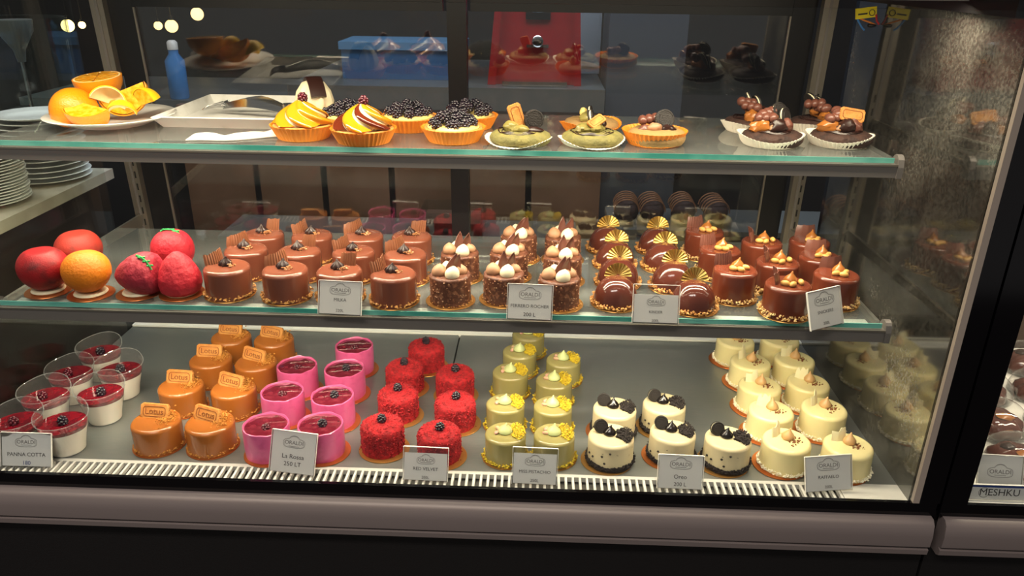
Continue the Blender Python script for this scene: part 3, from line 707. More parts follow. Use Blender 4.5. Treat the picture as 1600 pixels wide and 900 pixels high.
# ------------------------------------------------------------------ things on the upper shelf
def fluted_cup(rb, rt, h, m, n=44, amp=.022, flare=0.0, name='paper_cup'):
    fr = lambda a,i,z: 1+amp*math.cos(n*a)*min(1, i/2)
    b = MB().lathe([(0,0),(rb,0),(rb+(rt-rb)*.35,h*.35),(rb+(rt-rb)*.7,h*.72),(rt,h),(rt-.0008,h),(rb+(rt-rb)*.7-.0008,h*.72),(rb+(rt-rb)*.35-.0008,h*.36),(rb-.001,.0008),(0,.0008)], n*4, fr,
        (lambda a,i,r: flare*math.cos(2*a+.6)*(1 if 3<=i<=6 else 0)) if flare else None)
    return b.mesh(name, m)
CUP_O = fluted_cup(.036,.0465,.020,'orange_cup'); CUP_W = fluted_cup(.037,.0468,.0140,'white_cup',48,.028,.0035)
CUP_G = fluted_cup(.037,.0475,.0065,'white_cup',48,.028,.0045)
CUP_OW = fluted_cup(.037,.0475,.013,'orange_cup',48,.02,.004)
ZS = ZT+.0004
def tart_base(name, label, x, y, rz=0, group=None, cat='tart'):
    t = tag(thing(name, (x,y,ZS), rz), label, cat, group); obj('paper_cup', CUP_O, t)
    MB().lathe([(0,.001),(.034,.001),(.0425,.0185),(.041,.0205),(.038,.0195),(0,.0195)], 48, wob(x*9,.02)).build('crust', 'tart', t); return t
def berry_tart(x, y, label, seed):
    t = tart_base('blackberry_tart', label, x, y, seed, 'blackberry tarts'); rr = random.Random(seed)
    MB().lathe([(0,.0198),(.0375,.0198),(.034,.0235),(0,.0245)], 32).build('custard', 'custard', t)
    for ring, n, z in ((.029,11,.0195),(.0165,6,.0265),(.001,1,.0305)):
        for k in range(n):
            a = 2*PI*k/n+rr.uniform(-.15,.15)
            obj('blackberry', BERRY, t, (ring*math.cos(a), ring*math.sin(a), z), (rr.uniform(-.5,.5), rr.uniform(-.5,.5), a))
    return t
berry_tart(-.122,.193,'blackberry tart in orange paper cup, nearest to the green cookie',1)
berry_tart(-.199,.268,'blackberry tart in orange cup behind the second caramel cream tart',2)
berry_tart(-.110,.292,'blackberry tart at the back, behind the front blackberry tart',3)
berry_tart(-.291,.264,'half hidden blackberry tart between the two caramel cream tarts',4)
def swirl_mesh(r, h, m, name, turns=1.3, lobes=6, seg=60, amp=.13, lift=0):
    n = 18; pr = [(r*(1-(i/n)**1.7)+.0005 if i<n else 0, h*i/n+lift) for i in range(n+1)]
    pr = [(0,lift)]+[(q*(.9+.1*min(1,i/2)), z) for i,(q,z) in enumerate(pr)]
    return MB().lathe(pr, seg, lambda a,i,z: 1+amp*math.cos(lobes*(a+turns*(z-lift)/h*1.6))).mesh(name, m)
def sauce_band(t, r, h, a0, a1, m, z0, name, k=1.07):
    def fn(u, v):
        zz = .08+.86*v; a = a0+(a1-a0)*u-1.3*1.6*zz; q = r*(1-zz**1.7)*(1+.13*math.cos(6*(a+1.3*zz*1.6)))*k+.0009
        return (q*math.cos(a), q*math.sin(a), z0+h*zz)
    MB().sheet(fn, 10, 20, .0014).build(name, m, t)
for x,y,lab,m2,rz in ((-.341,.194,'cream tart with golden caramel sauce, next to the white tray','caramel',.2),(-.248,.172,'cream tart streaked with red sauce, in front of the blackberry tarts','redsauce',.8)):
    t = tart_base('cream_tart', lab, x, y, rz, 'cream tarts')
    obj('cream_swirl', swirl_mesh(.036,.036,'whip','cream_swirl'), t, (0,0,.0185))
    for k,(a0,m) in enumerate(((-2.6,'caramel'),(-1.3,m2),(.9,'caramel'),(3.1,m2),(-.35,'caramel'))):
        sauce_band(t, .036, .036, a0, a0+(.95 if m=='caramel' else .5), m, .0185, 'sauce_streak')
    obj('red_berry', BERRY_R, t, (.003,.002,.050), (.3,0,0))
t = tart_base('profiterole_tart', 'white cream tart capped with dark chocolate, behind the caramel cream tart', -.358, .322, .5)
MB().lathe([(0,.0195),(.026,.0195),(.029,.030),(.025,.046),(.016,.060),(0,.066)], 60, lambda a,i,z: 1+.10*math.cos(9*a)).build('cream_mound', 'cream', t)
def cap(u, v):
    a = (u-.5)*1.1; q = (-1+2*v)
    zz = .066-.026*q*q; return (.019*math.sin(a)*1.2, .030*q-.002, zz+.002*math.cos(a*2))
MB().sheet(cap, 8, 14, .004).build('chocolate_cap', 'dark', t)
# green cookies, chocolate tart-cookie and dark cookies
def cookie_mesh(r, h, m, seed):
    pr = [(0,0),(r*.9,0),(r*.99,h*.25),(r,h*.5),(r*.95,h*.78),(r*.8,h*.97),(r*.45,h*1.04),(0,h*1.02)]
    return MB().lathe(pr, 56, lambda a,i,z: 1+.05*nz(math.cos(a)*2+seed, math.sin(a)*2, z*60), lambda a,i,q: .0014*nz(q*150*math.cos(a)+seed, q*150*math.sin(a), 3)).mesh('cookie_disc', m)
def blob(t, name, m, loc, r, sc, seed, rz=0):
    b = MB().ball((0,0,0), r, sc, 16, 10); b.v = [(x*(1+.45*nz(x*170+seed,y*170,z*170)), y*(1+.45*nz(x*170,y*170+seed,z*170)), z*(1+.35*nz(x*170,y*170,z*170+seed))) for x,y,z in b.v]
    return b.build(name, m, t, loc, (0,0,rz))
def drizzle(t, r, z, m, seed, n=3):
    for k in range(n):
        q = r*(.72-.13*k)
        MB().tube([(q*math.cos(a)*(1+.08*math.sin(3*a+k+seed)), q*math.sin(a), z+.0008*math.sin(5*a)) for a in [2*PI*i/40 for i in range(40)]], .0009, 5).build('chocolate_drizzle', m, t)
def cookie_thing(x, y, label, cup, disc, rz, tops, group, h=.015):
    t = tag(thing('topped_cookie', (x,y,ZS), rz), label, 'cookie', group); obj('paper_cup', cup, t, (0,0,0))
    obj('cookie_disc', disc, t, (.003,0,.0018)); tops(t); return t
GC = cookie_mesh(.0435,.016,'green_cookie',1); PC = cookie_mesh(.043,.016,'plain_cookie',4); DC = cookie_mesh(.0425,.018,'brownie',7)
def top_green(t):
    drizzle(t, .042, .0182, 'dark', 1)
    blob(t,'cream_dollop','green_cream',(-.010,.002,.022),.012,(1,.9,.75),1); blob(t,'cream_dollop','green_cream',(.004,-.006,.021),.010,(1.2,.8,.6),2); blob(t,'chocolate_cream','dark',(.022,-.004,.020),.009,(1.4,.8,.55),5)
    biscuit(t, (-.003,.006,.036), (-.25,1.25,.1), .82, False); sandwich_cookie(t, (.020,.012,.032), (PI/2-.1,0,.35), .0140)
cookie_thing(-.028,.180,'pistachio cookie with standing biscuit and black cookie, in white cup',CUP_G,GC,0,top_green,'topped cookies')
def top_green2(t):
    drizzle(t, .042, .0182, 'dark', 2)
    for k,(x,y) in enumerate(((-.010,.004),(.006,-.004),(.014,.006),(-.002,.012))): blob(t,'cream_dollop','green_cream',(x,y,.022),.011,(1.2,.8,.6),k,k*.8)
    biscuit(t, (.006,-.002,.032), (-1.0,-.35,.25), .62, False); blob(t,'chocolate_piece','dark',(.020,.008,.026),.009,(.8,1,.9),9); sandwich_cookie(t, (.006,.018,.033), (PI/2-.2,0,.9), .0115)
cookie_thing(.076,.185,'pistachio cookie with leaning biscuit stick, in front of the plain cookie',CUP_G,GC,.5,top_green2,'topped cookies')
def top_plain(t):
    blob(t,'cream_dollop','green_cream',(-.014,.0,.022),.012,(1.2,.8,.7),3); blob(t,'cream_dollop','custard',(-.004,.010,.026),.008,(.8,.8,1.2),6); sandwich_cookie(t, (-.012,-.002,.028), (PI/2-.2,0,.4), .011)
cookie_thing(.080,.282,'plain cookie in orange paper cup behind the pistachio cookie',CUP_OW,PC,1,top_plain,'topped cookies')
def bars(t, z, spots):
    for k,(x,y,dz,rz) in enumerate(spots):
        b = MB()
        for j in range(3): b.ball((.0095*(j-1),0,0), .0085, (.8,1.05,.85), 12, 8)
        b.build('chocolate_piece', 'choc_bar', t, (x,y,z+dz), (.2,-.15+.1*k,rz))
def top_choc(t):
    drizzle(t, .040, .0182, 'dark', 3, 4); bars(t, .030, ((-.008,.008,.003,.2),)); blob(t,'cream_dollop','hazel_cream',(-.002,-.010,.024),.009,(1.1,.8,.8),4); blob(t,'chocolate_cream','choc_bar',(-.014,-.004,.021),.009,(1,.9,.7),5); blob(t,'chocolate_cream','dark',(.018,-.006,.022),.010,(1.2,.8,.6),6)
    sandwich_cookie(t, (.012,.004,.033), (PI/2-.35,0,.3), .0140)
cookie_thing(.167,.199,'cookie in orange cup with chocolate piece and black cookie',CUP_O,cookie_mesh(.0425,.019,'plain_cookie',9),0,top_choc,'topped cookies')
def top_dark(v):
    def f(t):
        z = .021; drizzle(t, .040, .0205, 'dark', v, 4)
        bars(t, z+.016, ((-.004,.010,.006,.5+v),(-.010,-.001,.001,-.4+v)))
        blob(t,'cream_dollop','caramel_kiss',(-.016,-.006,z+.004),.013,(1.3,.7,.8),v); blob(t,'cream_dollop','caramel_kiss',(.006,.006,z+.010),.012,(1,.8,.8),v+1)
        blob(t,'chocolate_cream','dark',(.004,-.012,z+.006),.013,(1,.8,.9),v+2); blob(t,'chocolate_cream','choc_bar',(.016,-.004,z+.005),.013,(1,.8,.9),v+3); blob(t,'cream_dollop','hazel_cream',(-.002,-.014,z+.004),.007,(1,.8,.8),v+4)
        if v%2: biscuit(t, (.012,-.003,z+.022), (-.35,.15,.1), .78, False)
        else: sandwich_cookie(t, (.017,.006,z+.016), (PI/2-.3,0,.8), .0140); sandwich_cookie(t, (.013,.016,z+.021), (PI/2-.5,0,.5), .0140)
    return f
cookie_thing(.335,.209,'dark chocolate cookie in white cup with black cookies, front left of four',CUP_W,DC,.1,top_dark(0),'dark chocolate cookies')
cookie_thing(.333,.308,'dark chocolate cookie at the back left, behind the one with black cookies',CUP_W,DC,.9,top_dark(2),'dark chocolate cookies')
cookie_thing(.436,.217,'dark chocolate cookie with an upright biscuit, at the shelf end',CUP_W,DC,-.1,top_dark(1),'dark chocolate cookies')
cookie_thing(.437,.312,'dark chocolate cookie behind the one with the biscuit',CUP_W,DC,1.4,top_dark(4),'dark chocolate cookies')
# plate of citrus
tag(MB().lathe([(0,0),(.052,0),(.058,.002),(.075,.009),(.0935,.0145),(.0945,.0158),(.093,.0165),(.074,.0125),(.055,.0055),(0,.0045)], 72).build('plate', 'porcelain', None, (-.660,.262,ZS)), 'white plate of orange pieces at the left end', 'plate')
ZP = ZS+.0046
def orange_half(loc, rot, r, name, label, squash=1):
    t = tag(thing(name, loc), label, 'fruit', 'orange pieces on the plate'); t.rotation_euler = rot; n = 10
    MB().lathe([(0,-r)]+[(r*math.cos(a), r*math.sin(a)*squash) for a in [-PI/2+PI/2*i/n for i in range(1,n+1)]]+[(r*.95,.0004),(r*.93,-.0004)], 40).build('peel', 'peel', t)
    MB().lathe([(r*.965,.0002),(r*.88,.0004),(r*.87,-.0006)], 40).build('pith', 'pith', t)
    f = MB()
    for k in range(10):
        a0, a1 = 2*PI*k/10+.05, 2*PI*(k+1)/10-.05; m = 6
        pts = [(.06*r*math.cos((a0+a1)/2), .06*r*math.sin((a0+a1)/2))]+[(.87*r*math.cos(a0+(a1-a0)*i/m), .87*r*math.sin(a0+(a1-a0)*i/m)) for i in range(m+1)]
        q = len(pts); f.add([(x,y,-.004) for x,y in pts]+[(x,y,.0008) for x,y in pts], [tuple(range(q,2*q))]+[(i,(i+1)%q,(i+1)%q+q,i+q) for i in range(q)])
    f.build('segments', 'flesh', t); MB().lathe([(0,-.004),(r*.9,-.004),(r*.9,-.0035),(0,-.0035)], 24).build('membrane', 'pith', t)
    return t
def wedge(loc, rot, r, name, label, m='peel', ang=1.1, thick=None):
    t = tag(thing(name, loc), label, 'fruit', 'orange pieces on the plate'); t.rotation_euler = rot
    def skin(u, v):
        a = PI*v; b = -ang/2+ang*u-PI/2; return (r*math.cos(a), r*math.sin(a)*math.cos(b), r*math.sin(a)*math.sin(b))
    MB().sheet(skin, 8, 18, .0018).build('peel', m, t)
    if thick:
        def inner(u, v):
            a = PI*v; b = -ang/2+ang*u-PI/2; return tuple(.95*q for q in (r*math.cos(a), r*math.sin(a)*math.cos(b), r*math.sin(a)*math.sin(b)))
        MB().sheet(inner, 8, 18, .0012).build('pith', 'pith', t)
    else:
        f = MB()
        for s in (-1,1):
            b = s*ang/2*.96-PI/2
            f.add([(0,0,-.0006)]+[(.94*r*math.cos(PI*i/18), .94*r*math.sin(PI*i/18)*math.cos(b), .94*r*math.sin(PI*i/18)*math.sin(b)) for i in range(19)], [(0,i+1,i+2) for i in range(18)])
        f.build('flesh', 'flesh', t)
    return t
orange_half((-.704,.242,ZP+.018), (-2.55,.15,0), .0345, 'orange_half', 'orange half lying skin outward at the left of the plate')
orange_half((-.688,.292,ZP+.062), (.12,-.05,0), .036, 'orange_half', 'orange half with its cut face up, topmost of the pile')
wedge((-.641,.268,ZP+.046), (.3,-.35,.2), .038, 'orange_wedge', 'long orange wedge leaning on the right of the pile')
wedge((-.668,.222,ZP+.032), (-.5,.15,-.3), .036, 'orange_wedge', 'orange wedge lying at the plate front, skin outward', ang=1.5)
wedge((-.650,.240,ZP+.030), (2.2,.4,.3), .026, 'citrus_peel', 'pale hollow citrus peel in the middle of the plate', 'lemon', 1.6, True)
wedge((-.604,.262,ZP+.026), (2.6,-.3,-.5), .025, 'lemon_wedge', 'yellow lemon wedge at the right of the plate', 'lemon', 1.5)
wedge((-.622,.225,ZP+.018), (2.9,.1,.3), .020, 'citrus_peel', 'curled yellow peel lying at the front right of the plate', 'lemon', 1.9, True)
# tray, tongs, napkin
t = tag(thing('serving_tray', (-.487,.346,ZS), 0), 'white rectangular tray holding tongs, beside the orange plate', 'tray')
hx, hy = .098, .112
MB().box(-hx+.012,hx-.012,-hy+.012,hy-.012,0,.002).build('tray_floor', 'tray_white', t, smooth=False)
rim = MB()
o_ = [(-hx,-hy),(hx,-hy),(hx,hy),(-hx,hy)]; i_ = [(-hx+.012,-hy+.012),(hx-.012,-hy+.012),(hx-.012,hy-.012),(-hx+.012,hy-.012)]
rim.add([(x,y,.0165) for x,y in o_]+[(x,y,.0002) for x,y in i_]+[(x*.975,y*.975,.0175) for x,y in o_]+[(x,y,.0021) for x,y in i_],
        [(i,i+4,(i+1)%4+4,(i+1)%4) for i in range(4)]+[(i,(i+1)%4,(i+1)%4+8,i+8) for i in range(4)]+[(i+8,(i+1)%4+8,(i+1)%4+12,i+12) for i in range(4)])
rim.build('tray_rim', 'tray_white', t, smooth=False)
t = tag(thing('tongs', (-.462,.335,ZS+.0075), -.25), 'steel pastry tongs lying in the white tray', 'tongs')
for s in (-1,1):
    def arm(u, v): return (-.040+.085*u, s*(.004+.008*math.sin(PI*u)**1.0)+(v-.5)*.0012, .003+.010*v*(1-.4*abs(2*u-1))+.006*math.sin(PI*u))
    MB().sheet(arm, 14, 3, .0012).build('arm', 'chrome', t)
    for k in range(4): MB().tube([(-.038,s*.005,.006+.002*k),(-.052,s*(.004+.004*k),.005+.001*k),(-.060,s*(.002+.005*k),.003)], .0011, 6).build('tine', 'chrome', t)
MB().lathe([(0,-.004),(.007,-.004),(.008,0),(.007,.008),(0,.009)], 16).build('hinge_end', 'chrome', t, (.047,0,.006))
t.scale = (1.35,)*3
def nap(u, v):
    x = -.497+.118*u; return (x, .150+.030*v+.035*u*u+.003*math.sin(u*9), ZS+.0012+.0045*v*abs(math.sin(u*7+.6))+.010*max(0,u-.6)*v)
tag(MB().sheet(nap, 30, 6, .0012).build('paper_napkin', 'paper'), 'crumpled white paper napkin in front of the tray', 'napkin')

# ------------------------------------------------------------------ price signs
def cloud_ring(w, h, m):
    pts = []
    for i in range(96):
        a = 2*PI*i/96; c, s = math.cos(a), math.sin(a)
        x = .5*w*math.copysign(abs(c)**.62, c); z = .34*h*math.copysign(abs(s)**.62, s)
        if s > 0 and abs(x) < .27*w: z = max(z, .16*h+.40*h*math.sqrt(1-(x/(.27*w))**2))
        pts.append((x, z))
    b = MB()
    for k,t in ((1,.030),(.90,.014)):
        q = [(x*k,z*k) for x,z in pts]; r = [(x*(k-t),z*(k-2.0*t)) for x,z in pts]; n = len(q)
        b.add([(x,0,z) for x,z in q]+[(x,0,z) for x,z in r], [(i,(i+1)%n,(i+1)%n+n,i+n) for i in range(n)])
    return b.mesh('logo_outline', m)
LOGO = cloud_ring(.030,.019,'ink_light')
def sign(x, y, z, label, lines, w=.061, h=.050, rz=0, roll=0, tilt=.32, paper=(0,1), foot=.032, hand=None, lz=.72, name='price_sign', sc=1.0, logo=True):
    z += abs(roll)*w/2
    t = tag(thing(name, (x,y,z+.0004)), label, 'sign', 'price signs'); t.rotation_euler = (0,roll,rz)
    p = thing('x'); bpy.data.objects.remove(p)
    rx = (-tilt,0,0)
    MB().box(-w/2,w/2,-.0016,-.0006,0,h).box(-w/2,w/2,.0008,.0018,0,h).build('acrylic_plate', 'acrylic', t, (0,0,.0012), rx, smooth=False)
    edge = MB().box(-w/2-.0006,-w/2,-.0016,.0018,0,h).box(w/2,w/2+.0006,-.0016,.0018,0,h).box(-w/2,w/2,-.0016,.0018,h,h+.0006)
    edge.build('bright_edge', M['white_plastic'], t, (0,0,.0012), rx, smooth=False)
    MB().box(-w/2,w/2,.0005,foot,0,.0011).build('foot', 'acrylic', t, smooth=False)
    z0, z1 = paper[0]*h, paper[1]*h; ph = z1-z0
    pa = MB().box(-w/2+.0012,w/2-.0012,0,.0004,z0+.0008,z1-.0008).build('paper_insert', 'sign_paper', t, (0,0,.0012), rx, smooth=False)
    if logo:
        lo = obj('logo_outline', LOGO, pa, (0,-.0002,z0+ph*lz)); k = sc*ph/.050*1.05; lo.scale = (k,1,k)
        tx = obj('lettering', text_mesh('ORALDI', .0072, 'ink_light', 0), pa, (0,-.0003,z0+ph*(lz+.01)), (PI/2,0,0)); tx.scale = (k,k,1)
        b = MB().box(-.008,.008,-.0001,0,-.0003,.0003).build('logo_rule', 'ink_light', pa, (0,-.0002,z0+ph*(lz-.075)), smooth=False)
    for body_, size, fz_, m in lines:
        obj('lettering', text_mesh(body_, size, m, 0), pa, (0,-.0003,z0+ph*fz_), (PI/2,0,0))
    return t
S = .0088
sign(-.266,.036,ZM,'price sign reading MILKA on the shelf edge',[('MILKA',.0062,.44,'ink'),('220L',.0056,.12,'ink')],.059,.046,-.02,.02)
sign(-.006,.036,ZM,'price sign reading FERRERO ROCHER on the shelf edge',[('FERRERO ROCHER',.0063,.38,'ink'),('200 L',.0074,.14,'ink')],.061,.048,0,.02,lz=.70)
sign(.165,.036,ZM,'price sign reading KINDER, its paper slipped low in the holder',[('KINDER',.0052,.38,'ink'),('200L',.0052,.08,'ink')],.062,.052,0,.01,paper=(0,.76))
sign(.395,.035,ZM,'tilted price sign reading SNICKERS at the right shelf end',[('SNICKERS',.0060,.42,'ink'),('200L',.0056,.12,'ink')],.054,.052,.42,-.05)
sign(-.746,.009,0,'price sign reading PANNA COTTA with handwritten 180',[('PANNA COTTA',.0080,.36,'ink'),('180',.0085,.11,'blue_ink')],.074,.051,.03,.02,foot=.026)
sign(-.350,.011,0,'tall price sign reading La Rossa before the pink cakes',[('La Rossa',.0094,.40,'ink'),('250 LT',.0090,.22,'ink')],.067,.063,-.05,.08,foot=.026,sc=.82)
sign(-.152,.0065,0,'price sign reading RED VELVET before the red cakes',[('RED VELVET',.0068,.42,'ink'),('200L',.0056,.12,'ink')],.065,.050,0,.02,paper=(0,.84),foot=.026)
sign(.007,.0065,0,'price sign reading MISS PISTACHIO before the pistachio cakes',[('MISS PISTACHIO',.0064,.40,'ink'),('250L',.0062,.12,'ink')],.065,.054,0,.02,paper=(0,.86),foot=.026)
sign(.217,.0065,0,'price sign reading Oreo before the cream cakes with black cookies',[('Oreo',.0085,.36,'ink'),('200 L',.0080,.14,'ink')],.065,.050,0,.02,foot=.026)
sign(.432,.012,0,'price sign reading RAFFAELO before the ivory cakes',[('RAFFAELO',.0066,.40,'ink'),('200L',.0060,.12,'ink')],.068,.052,.10,-.05,foot=.026)
# ------------------------------------------------------------------ neighbouring case at the right
nc = tag(thing('display_case'), 'neighbouring glass display case cut off at the right picture edge', 'display case')
bumper(.5865, 1.6, nc)
MB().box(.581,.616,-.012,-.002,.0056,.675).box(.581,.590,-.002,.5,-.03,.675).build('end_panel', 'black_gloss', nc, smooth=False)
MB().box(.581,1.6,-.012,-.0062,-.0165,.0055).build('lower_glass_border', 'black_gloss', nc, smooth=False)
MB().box(.581,1.6,-.004,.52,-.9,-.031).build('base_cabinet', 'body', nc, smooth=False)
MB().box(.5905,1.6,-.003,.5,-.02,0).build('deck_tray', 'white_plastic', nc, smooth=False)
MB().box(.6165,1.6,-.0052,-.0004,.0005,.658).build('front_pane', 'front', nc, smooth=False)
MB().box(.5905,1.6,.505,.515,-.02,.66).build('rear_panel', mat('brown_rear_panel','#3a2a22',.4), nc, smooth=False)
MB().box(.581,1.6,-.012,.53,.676,.73).build('canopy', 'black', nc, smooth=False)
def dome_box(v):
    t = thing('domed_dessert'); rr = random.Random(v)
    MB().lathe([(0,0),(.042,0),(.047,.006),(.049,.010),(.051,.010),(.0505,.0115),(.048,.0115),(.0465,.0075),(.041,.0015),(0,.0015)], 48).build('container_base', 'plastic', t)
    MB().lathe([(0,.002),(.036,.002),(.041,.010),(.038,.022),(.026,.032),(0,.036)], 40, lambda a,i,z: 1+.07*math.cos(7*a+v)).build('chocolate_cake', 'darkglaze', t)
    blob(t,'caramel_topping','caramel_kiss',(.004,-.012,.034),.011,(1.2,.9,.5),v); blob(t,'chocolate_cream','dark',(-.012,.008,.033),.010,(1,.9,.6),v+1)
    MB().lathe([(.050,.0118),(.0505,.018),(.045,.036),(.030,.050),(.012,.055),(0,.0555)], 48, lambda a,i,z: 1+.012*math.cos(24*a)).build('dome_lid', 'plastic', t)
    return t
D0 = dome_box(1)
dl = ['nearest its price sign','second from the front, left','front row, right','second row, right','third row, left','third row, right','fourth row, left','fourth row, right']
put(None, [(.735,.085),(.760,.190),(.842,.090),(.866,.195),(.790,.295),(.896,.300),(.830,.400),(.936,.405)], 0, ['chocolate dessert under clear dome in the neighbouring case, %s' % s for s in dl], 'dessert', 'domed chocolate desserts', variants=[D0])
sign(.678,.022,0,'upright sign with only a logo in the neighbouring case',[],.062,.056,-.05,.0,foot=.022,lz=.55)
t = sign(.669,.0055,0,'white sign with blue edge reading MESHKU in the neighbouring case',[('MESHKU',.0150,.50,'ink')],.086,.024,0,0,foot=.014,tilt=.15,logo=False)
pa = [c for c in t.children if c.name.startswith('paper_insert')][0]
MB().box(-.042,.042,-.0002,0,.0200,.0228).build('blue_border', 'blue_ink', pa, smooth=False)
rg = MB(); n = 32; q = [(.0075*math.cos(2*PI*i/n)-.0222, .0118+.0078*math.sin(2*PI*i/n)) for i in range(n)]; q2 = [(.0069*math.cos(2*PI*i/n)-.0222, .0118+.0072*math.sin(2*PI*i/n)) for i in range(n)]
rg.add([(x,-.0003,z) for x,z in q]+[(x,-.0003,z) for x,z in q2], [(i,(i+1)%n,(i+1)%n+n,i+n) for i in range(n)]); rg.build('circle_mark', 'ink', pa, smooth=False)

# ------------------------------------------------------------------ sensor tag on the side pane
t = tag(thing('sensor_tag', (.515,.400,.626)), 'yellow tag with red and blue wires hung at the top right', 'tag')
MB().box(-.017,.017,-.0008,.0008,-.008,.008).build('tag_plate', 'tag_yellow', t, (0,0,.008), (-.1,-.12,.1), smooth=False)
rg = MB().tube([(.0045*math.cos(2*PI*i/20),0,.0045*math.sin(2*PI*i/20)) for i in range(21)], .0006, 5); rg.build('ring_mark', 'ink', t, (.009,-.001,.0085), (-.1,-.12,.1))
MB().box(-.012,.003,-.0002,0,-.0012,.0012).build('print_line', 'ink', t, (-.001,-.0016,.0068), (-.1,-.12,.1), smooth=False)
MB().tube([(.016,0,.006),(.019,0,-.004),(.023,-.002,-.009),(.030,0,-.003)][:3], .0016, 6).build('red_wire', 'wire_red', t)
MB().tube([(-.014,0,.001),(-.009,-.001,-.006),(-.003,-.001,-.014),(.002,0,-.018)], .0014, 6).build('blue_wire', 'wire_blue', t)
MB().tube([(-.014,0,.002),(-.002,-.001,-.003),(.008,-.001,-.006),(.018,0,-.010)], .0014, 6).build('orange_wire', 'wire_orange', t)
blob(t, 'plug', 'black', (.012,0,-.011), .005, (1.5,.8,.6), 1)

# ------------------------------------------------------------------ left of the case: plate shelf and stacked plates
cab = tag(thing('side_counter'), 'dark side counter with a pale worktop left of the case', 'counter')
MB().box(-1.9,-.868,.10,.60,.284,.304).build('worktop', mat('pale_worktop','#b5aa98',.5,col2='#a49a88',nscale=20), cab, smooth=False)
MB().box(-1.9,-.905,.12,.60,-.9,.283).build('cabinet', mat('dark_brown_cabinet','#2b211d',.5,bump=.1,bscale=30), cab, smooth=False)
PLATE = MB().lathe([(0,0),(.045,0),(.050,.0015),(.073,.0075),(.0745,.0085),(.073,.0092),(.049,.0040),(0,.0035)], 56).mesh('plate','porcelain')
po = ['lowest','second','third','fourth','fifth','sixth','seventh','eighth','ninth','tenth','eleventh','twelfth','thirteenth','fourteenth','fifteenth','sixteenth']
for (cx,cy,n,dz,nm) in ((-.944,.510,13,.0098,'rear'),(-.962,.345,16,.0050,'front')):
    for k in range(n):
        o = obj('plate', PLATE, None, (cx+.0012*math.sin(k*2.1), cy+.0012*math.cos(k*1.7), .3045+k*dz), (0,0,k))
        tag(o, 'white plate in the %s stack left of the case, %s from below' % (nm, po[k]), 'plate', 'stacked plates %s' % nm)
t = tag(thing('drink_dispenser', (-1.10,.74,.305)), 'clear drink dispenser with dark funnel at the upper left', 'dispenser')
MB().lathe([(0,0),(.10,0),(.10,.006),(0,.006)], 40).build('base_plate', 'chrome', t)
MB().lathe([(.098,.007),(.100,.28),(.097,.28),(.095,.009)], 48).build('clear_tank', 'clear', t)
MB().lathe([(0,.19),(.008,.19),(.012,.215),(.034,.252),(.036,.275),(0,.275)], 28).build('funnel', mat('smoky_grey','#5b5a58',.3), t)
MB().tube([(0,0,.02),(0,0,.19)], .0035, 10).build('rod', 'chrome', t)

# ------------------------------------------------------------------ behind the case: bar counter, machine, wares
bar = tag(thing('bar_counter'), 'bar counter with steel edge behind the case', 'counter')
MB().box(-.62,.16,1.0,1.6,.365,.42).build('worktop', 'steel', bar, smooth=False)
br = mat('brown_panel','#86664f',.35,bump=.05,bscale=30,col2='#74573f',nscale=6)
for k in range(6): MB().box(-.92+.178*k,-.726+.178*k,1.03,1.06,-.85,.36).build('cabinet_door', br, bar, smooth=False)
MB().box(-.62,.16,1.062,1.6,-.9,.364).build('carcass', 'body', bar, smooth=False)
red = mat('red_enamel','#a5161f',.2,coat=.4)
t = tag(thing('coffee_machine', (-.012,1.14,.4205)), 'red coffee grinder machine on the bar behind the case', 'coffee machine')
pts = [(-.105,0),(.105,0),(.095,.10),(.085,.34),(-.075,.34),(-.090,.10)]
MB().prism(pts,-.07,.10).build('housing', red, t, smooth=False)
MB().prism([(-.118,0),(-.098,0),(-.070,.34),(-.084,.34)],-.085,.02).build('side_fin', red, t, smooth=False); MB().prism([(.098,0),(.116,0),(.098,.34),(.086,.34)],-.085,.02).build('side_fin', red, t, smooth=False)
MB().box(-.025,.035,-.076,-.071,.155,.215).build('display_frame', 'black', t, smooth=False); MB().box(-.009,.017,-.0785,-.0765,.172,.198).build('screen', mat('pale_screen','#9fb6c8',.2,emit=('#9fc0e0',.35)), t, smooth=False)
MB().lathe([(0,0),(.012,0),(.014,.010),(.009,.014),(0,.015)], 20).build('dial', 'chrome', t, (.005,-.071,.105), (PI/2,0,0))
MB().box(-.022,.032,-.080,-.0725,.090,.097).build('lever', 'chrome', t, smooth=False)
MB().box(-.08,.08,-.11,-.0715,.001,.012).build('drip_tray', 'chrome', t, smooth=False)
bl = mat('blue_panel','#34608c',.35,coat=.2); 
t = tag(thing('blue_crate', (-.36,1.20,.4205)), 'long blue box on the bar, behind the cream tarts', 'box')
MB().box(-.15,.16,-.08,.08,0,.072).build('box_body', bl, t, smooth=False); MB().box(-.155,.165,-.085,.085,.073,.092).build('lid', mat('pale_blue_lid','#5482a8',.4), t, smooth=False)
tag(MB().box(-.04,.04,-.06,.06,0,.30).box(-.034,.034,-.064,-.0605,.02,.16).build('white_cabinet', mat('pale_blue_white','#b9c6d2',.4), None, (.125,1.36,.4205), smooth=False), 'pale narrow cabinet to the right of the coffee machine', 'cabinet')
tag(MB().box(-.095,.095,-.1,.1,0,1.6).build('column', mat('grey_blue_column','#4b5058',.5), None, (.262,1.16,-.9+.001), smooth=False), 'grey blue column right of the pale cabinet', 'column')
t = tag(thing('spray_bottle', (-.938,1.10,.3655)), 'blue bottle standing behind the glass above the tray', 'bottle')
MB().lathe([(0,0),(.022,0),(.024,.004),(.024,.095),(.012,.112),(.012,.122),(0,.122)], 28).build('bottle_body', mat('blue_plastic','#3f7fc0',.25), t)
MB().lathe([(0,.1225),(.013,.1225),(.013,.140),(.008,.145),(0,.145)], 20).build('cap', 'white_plastic', t)
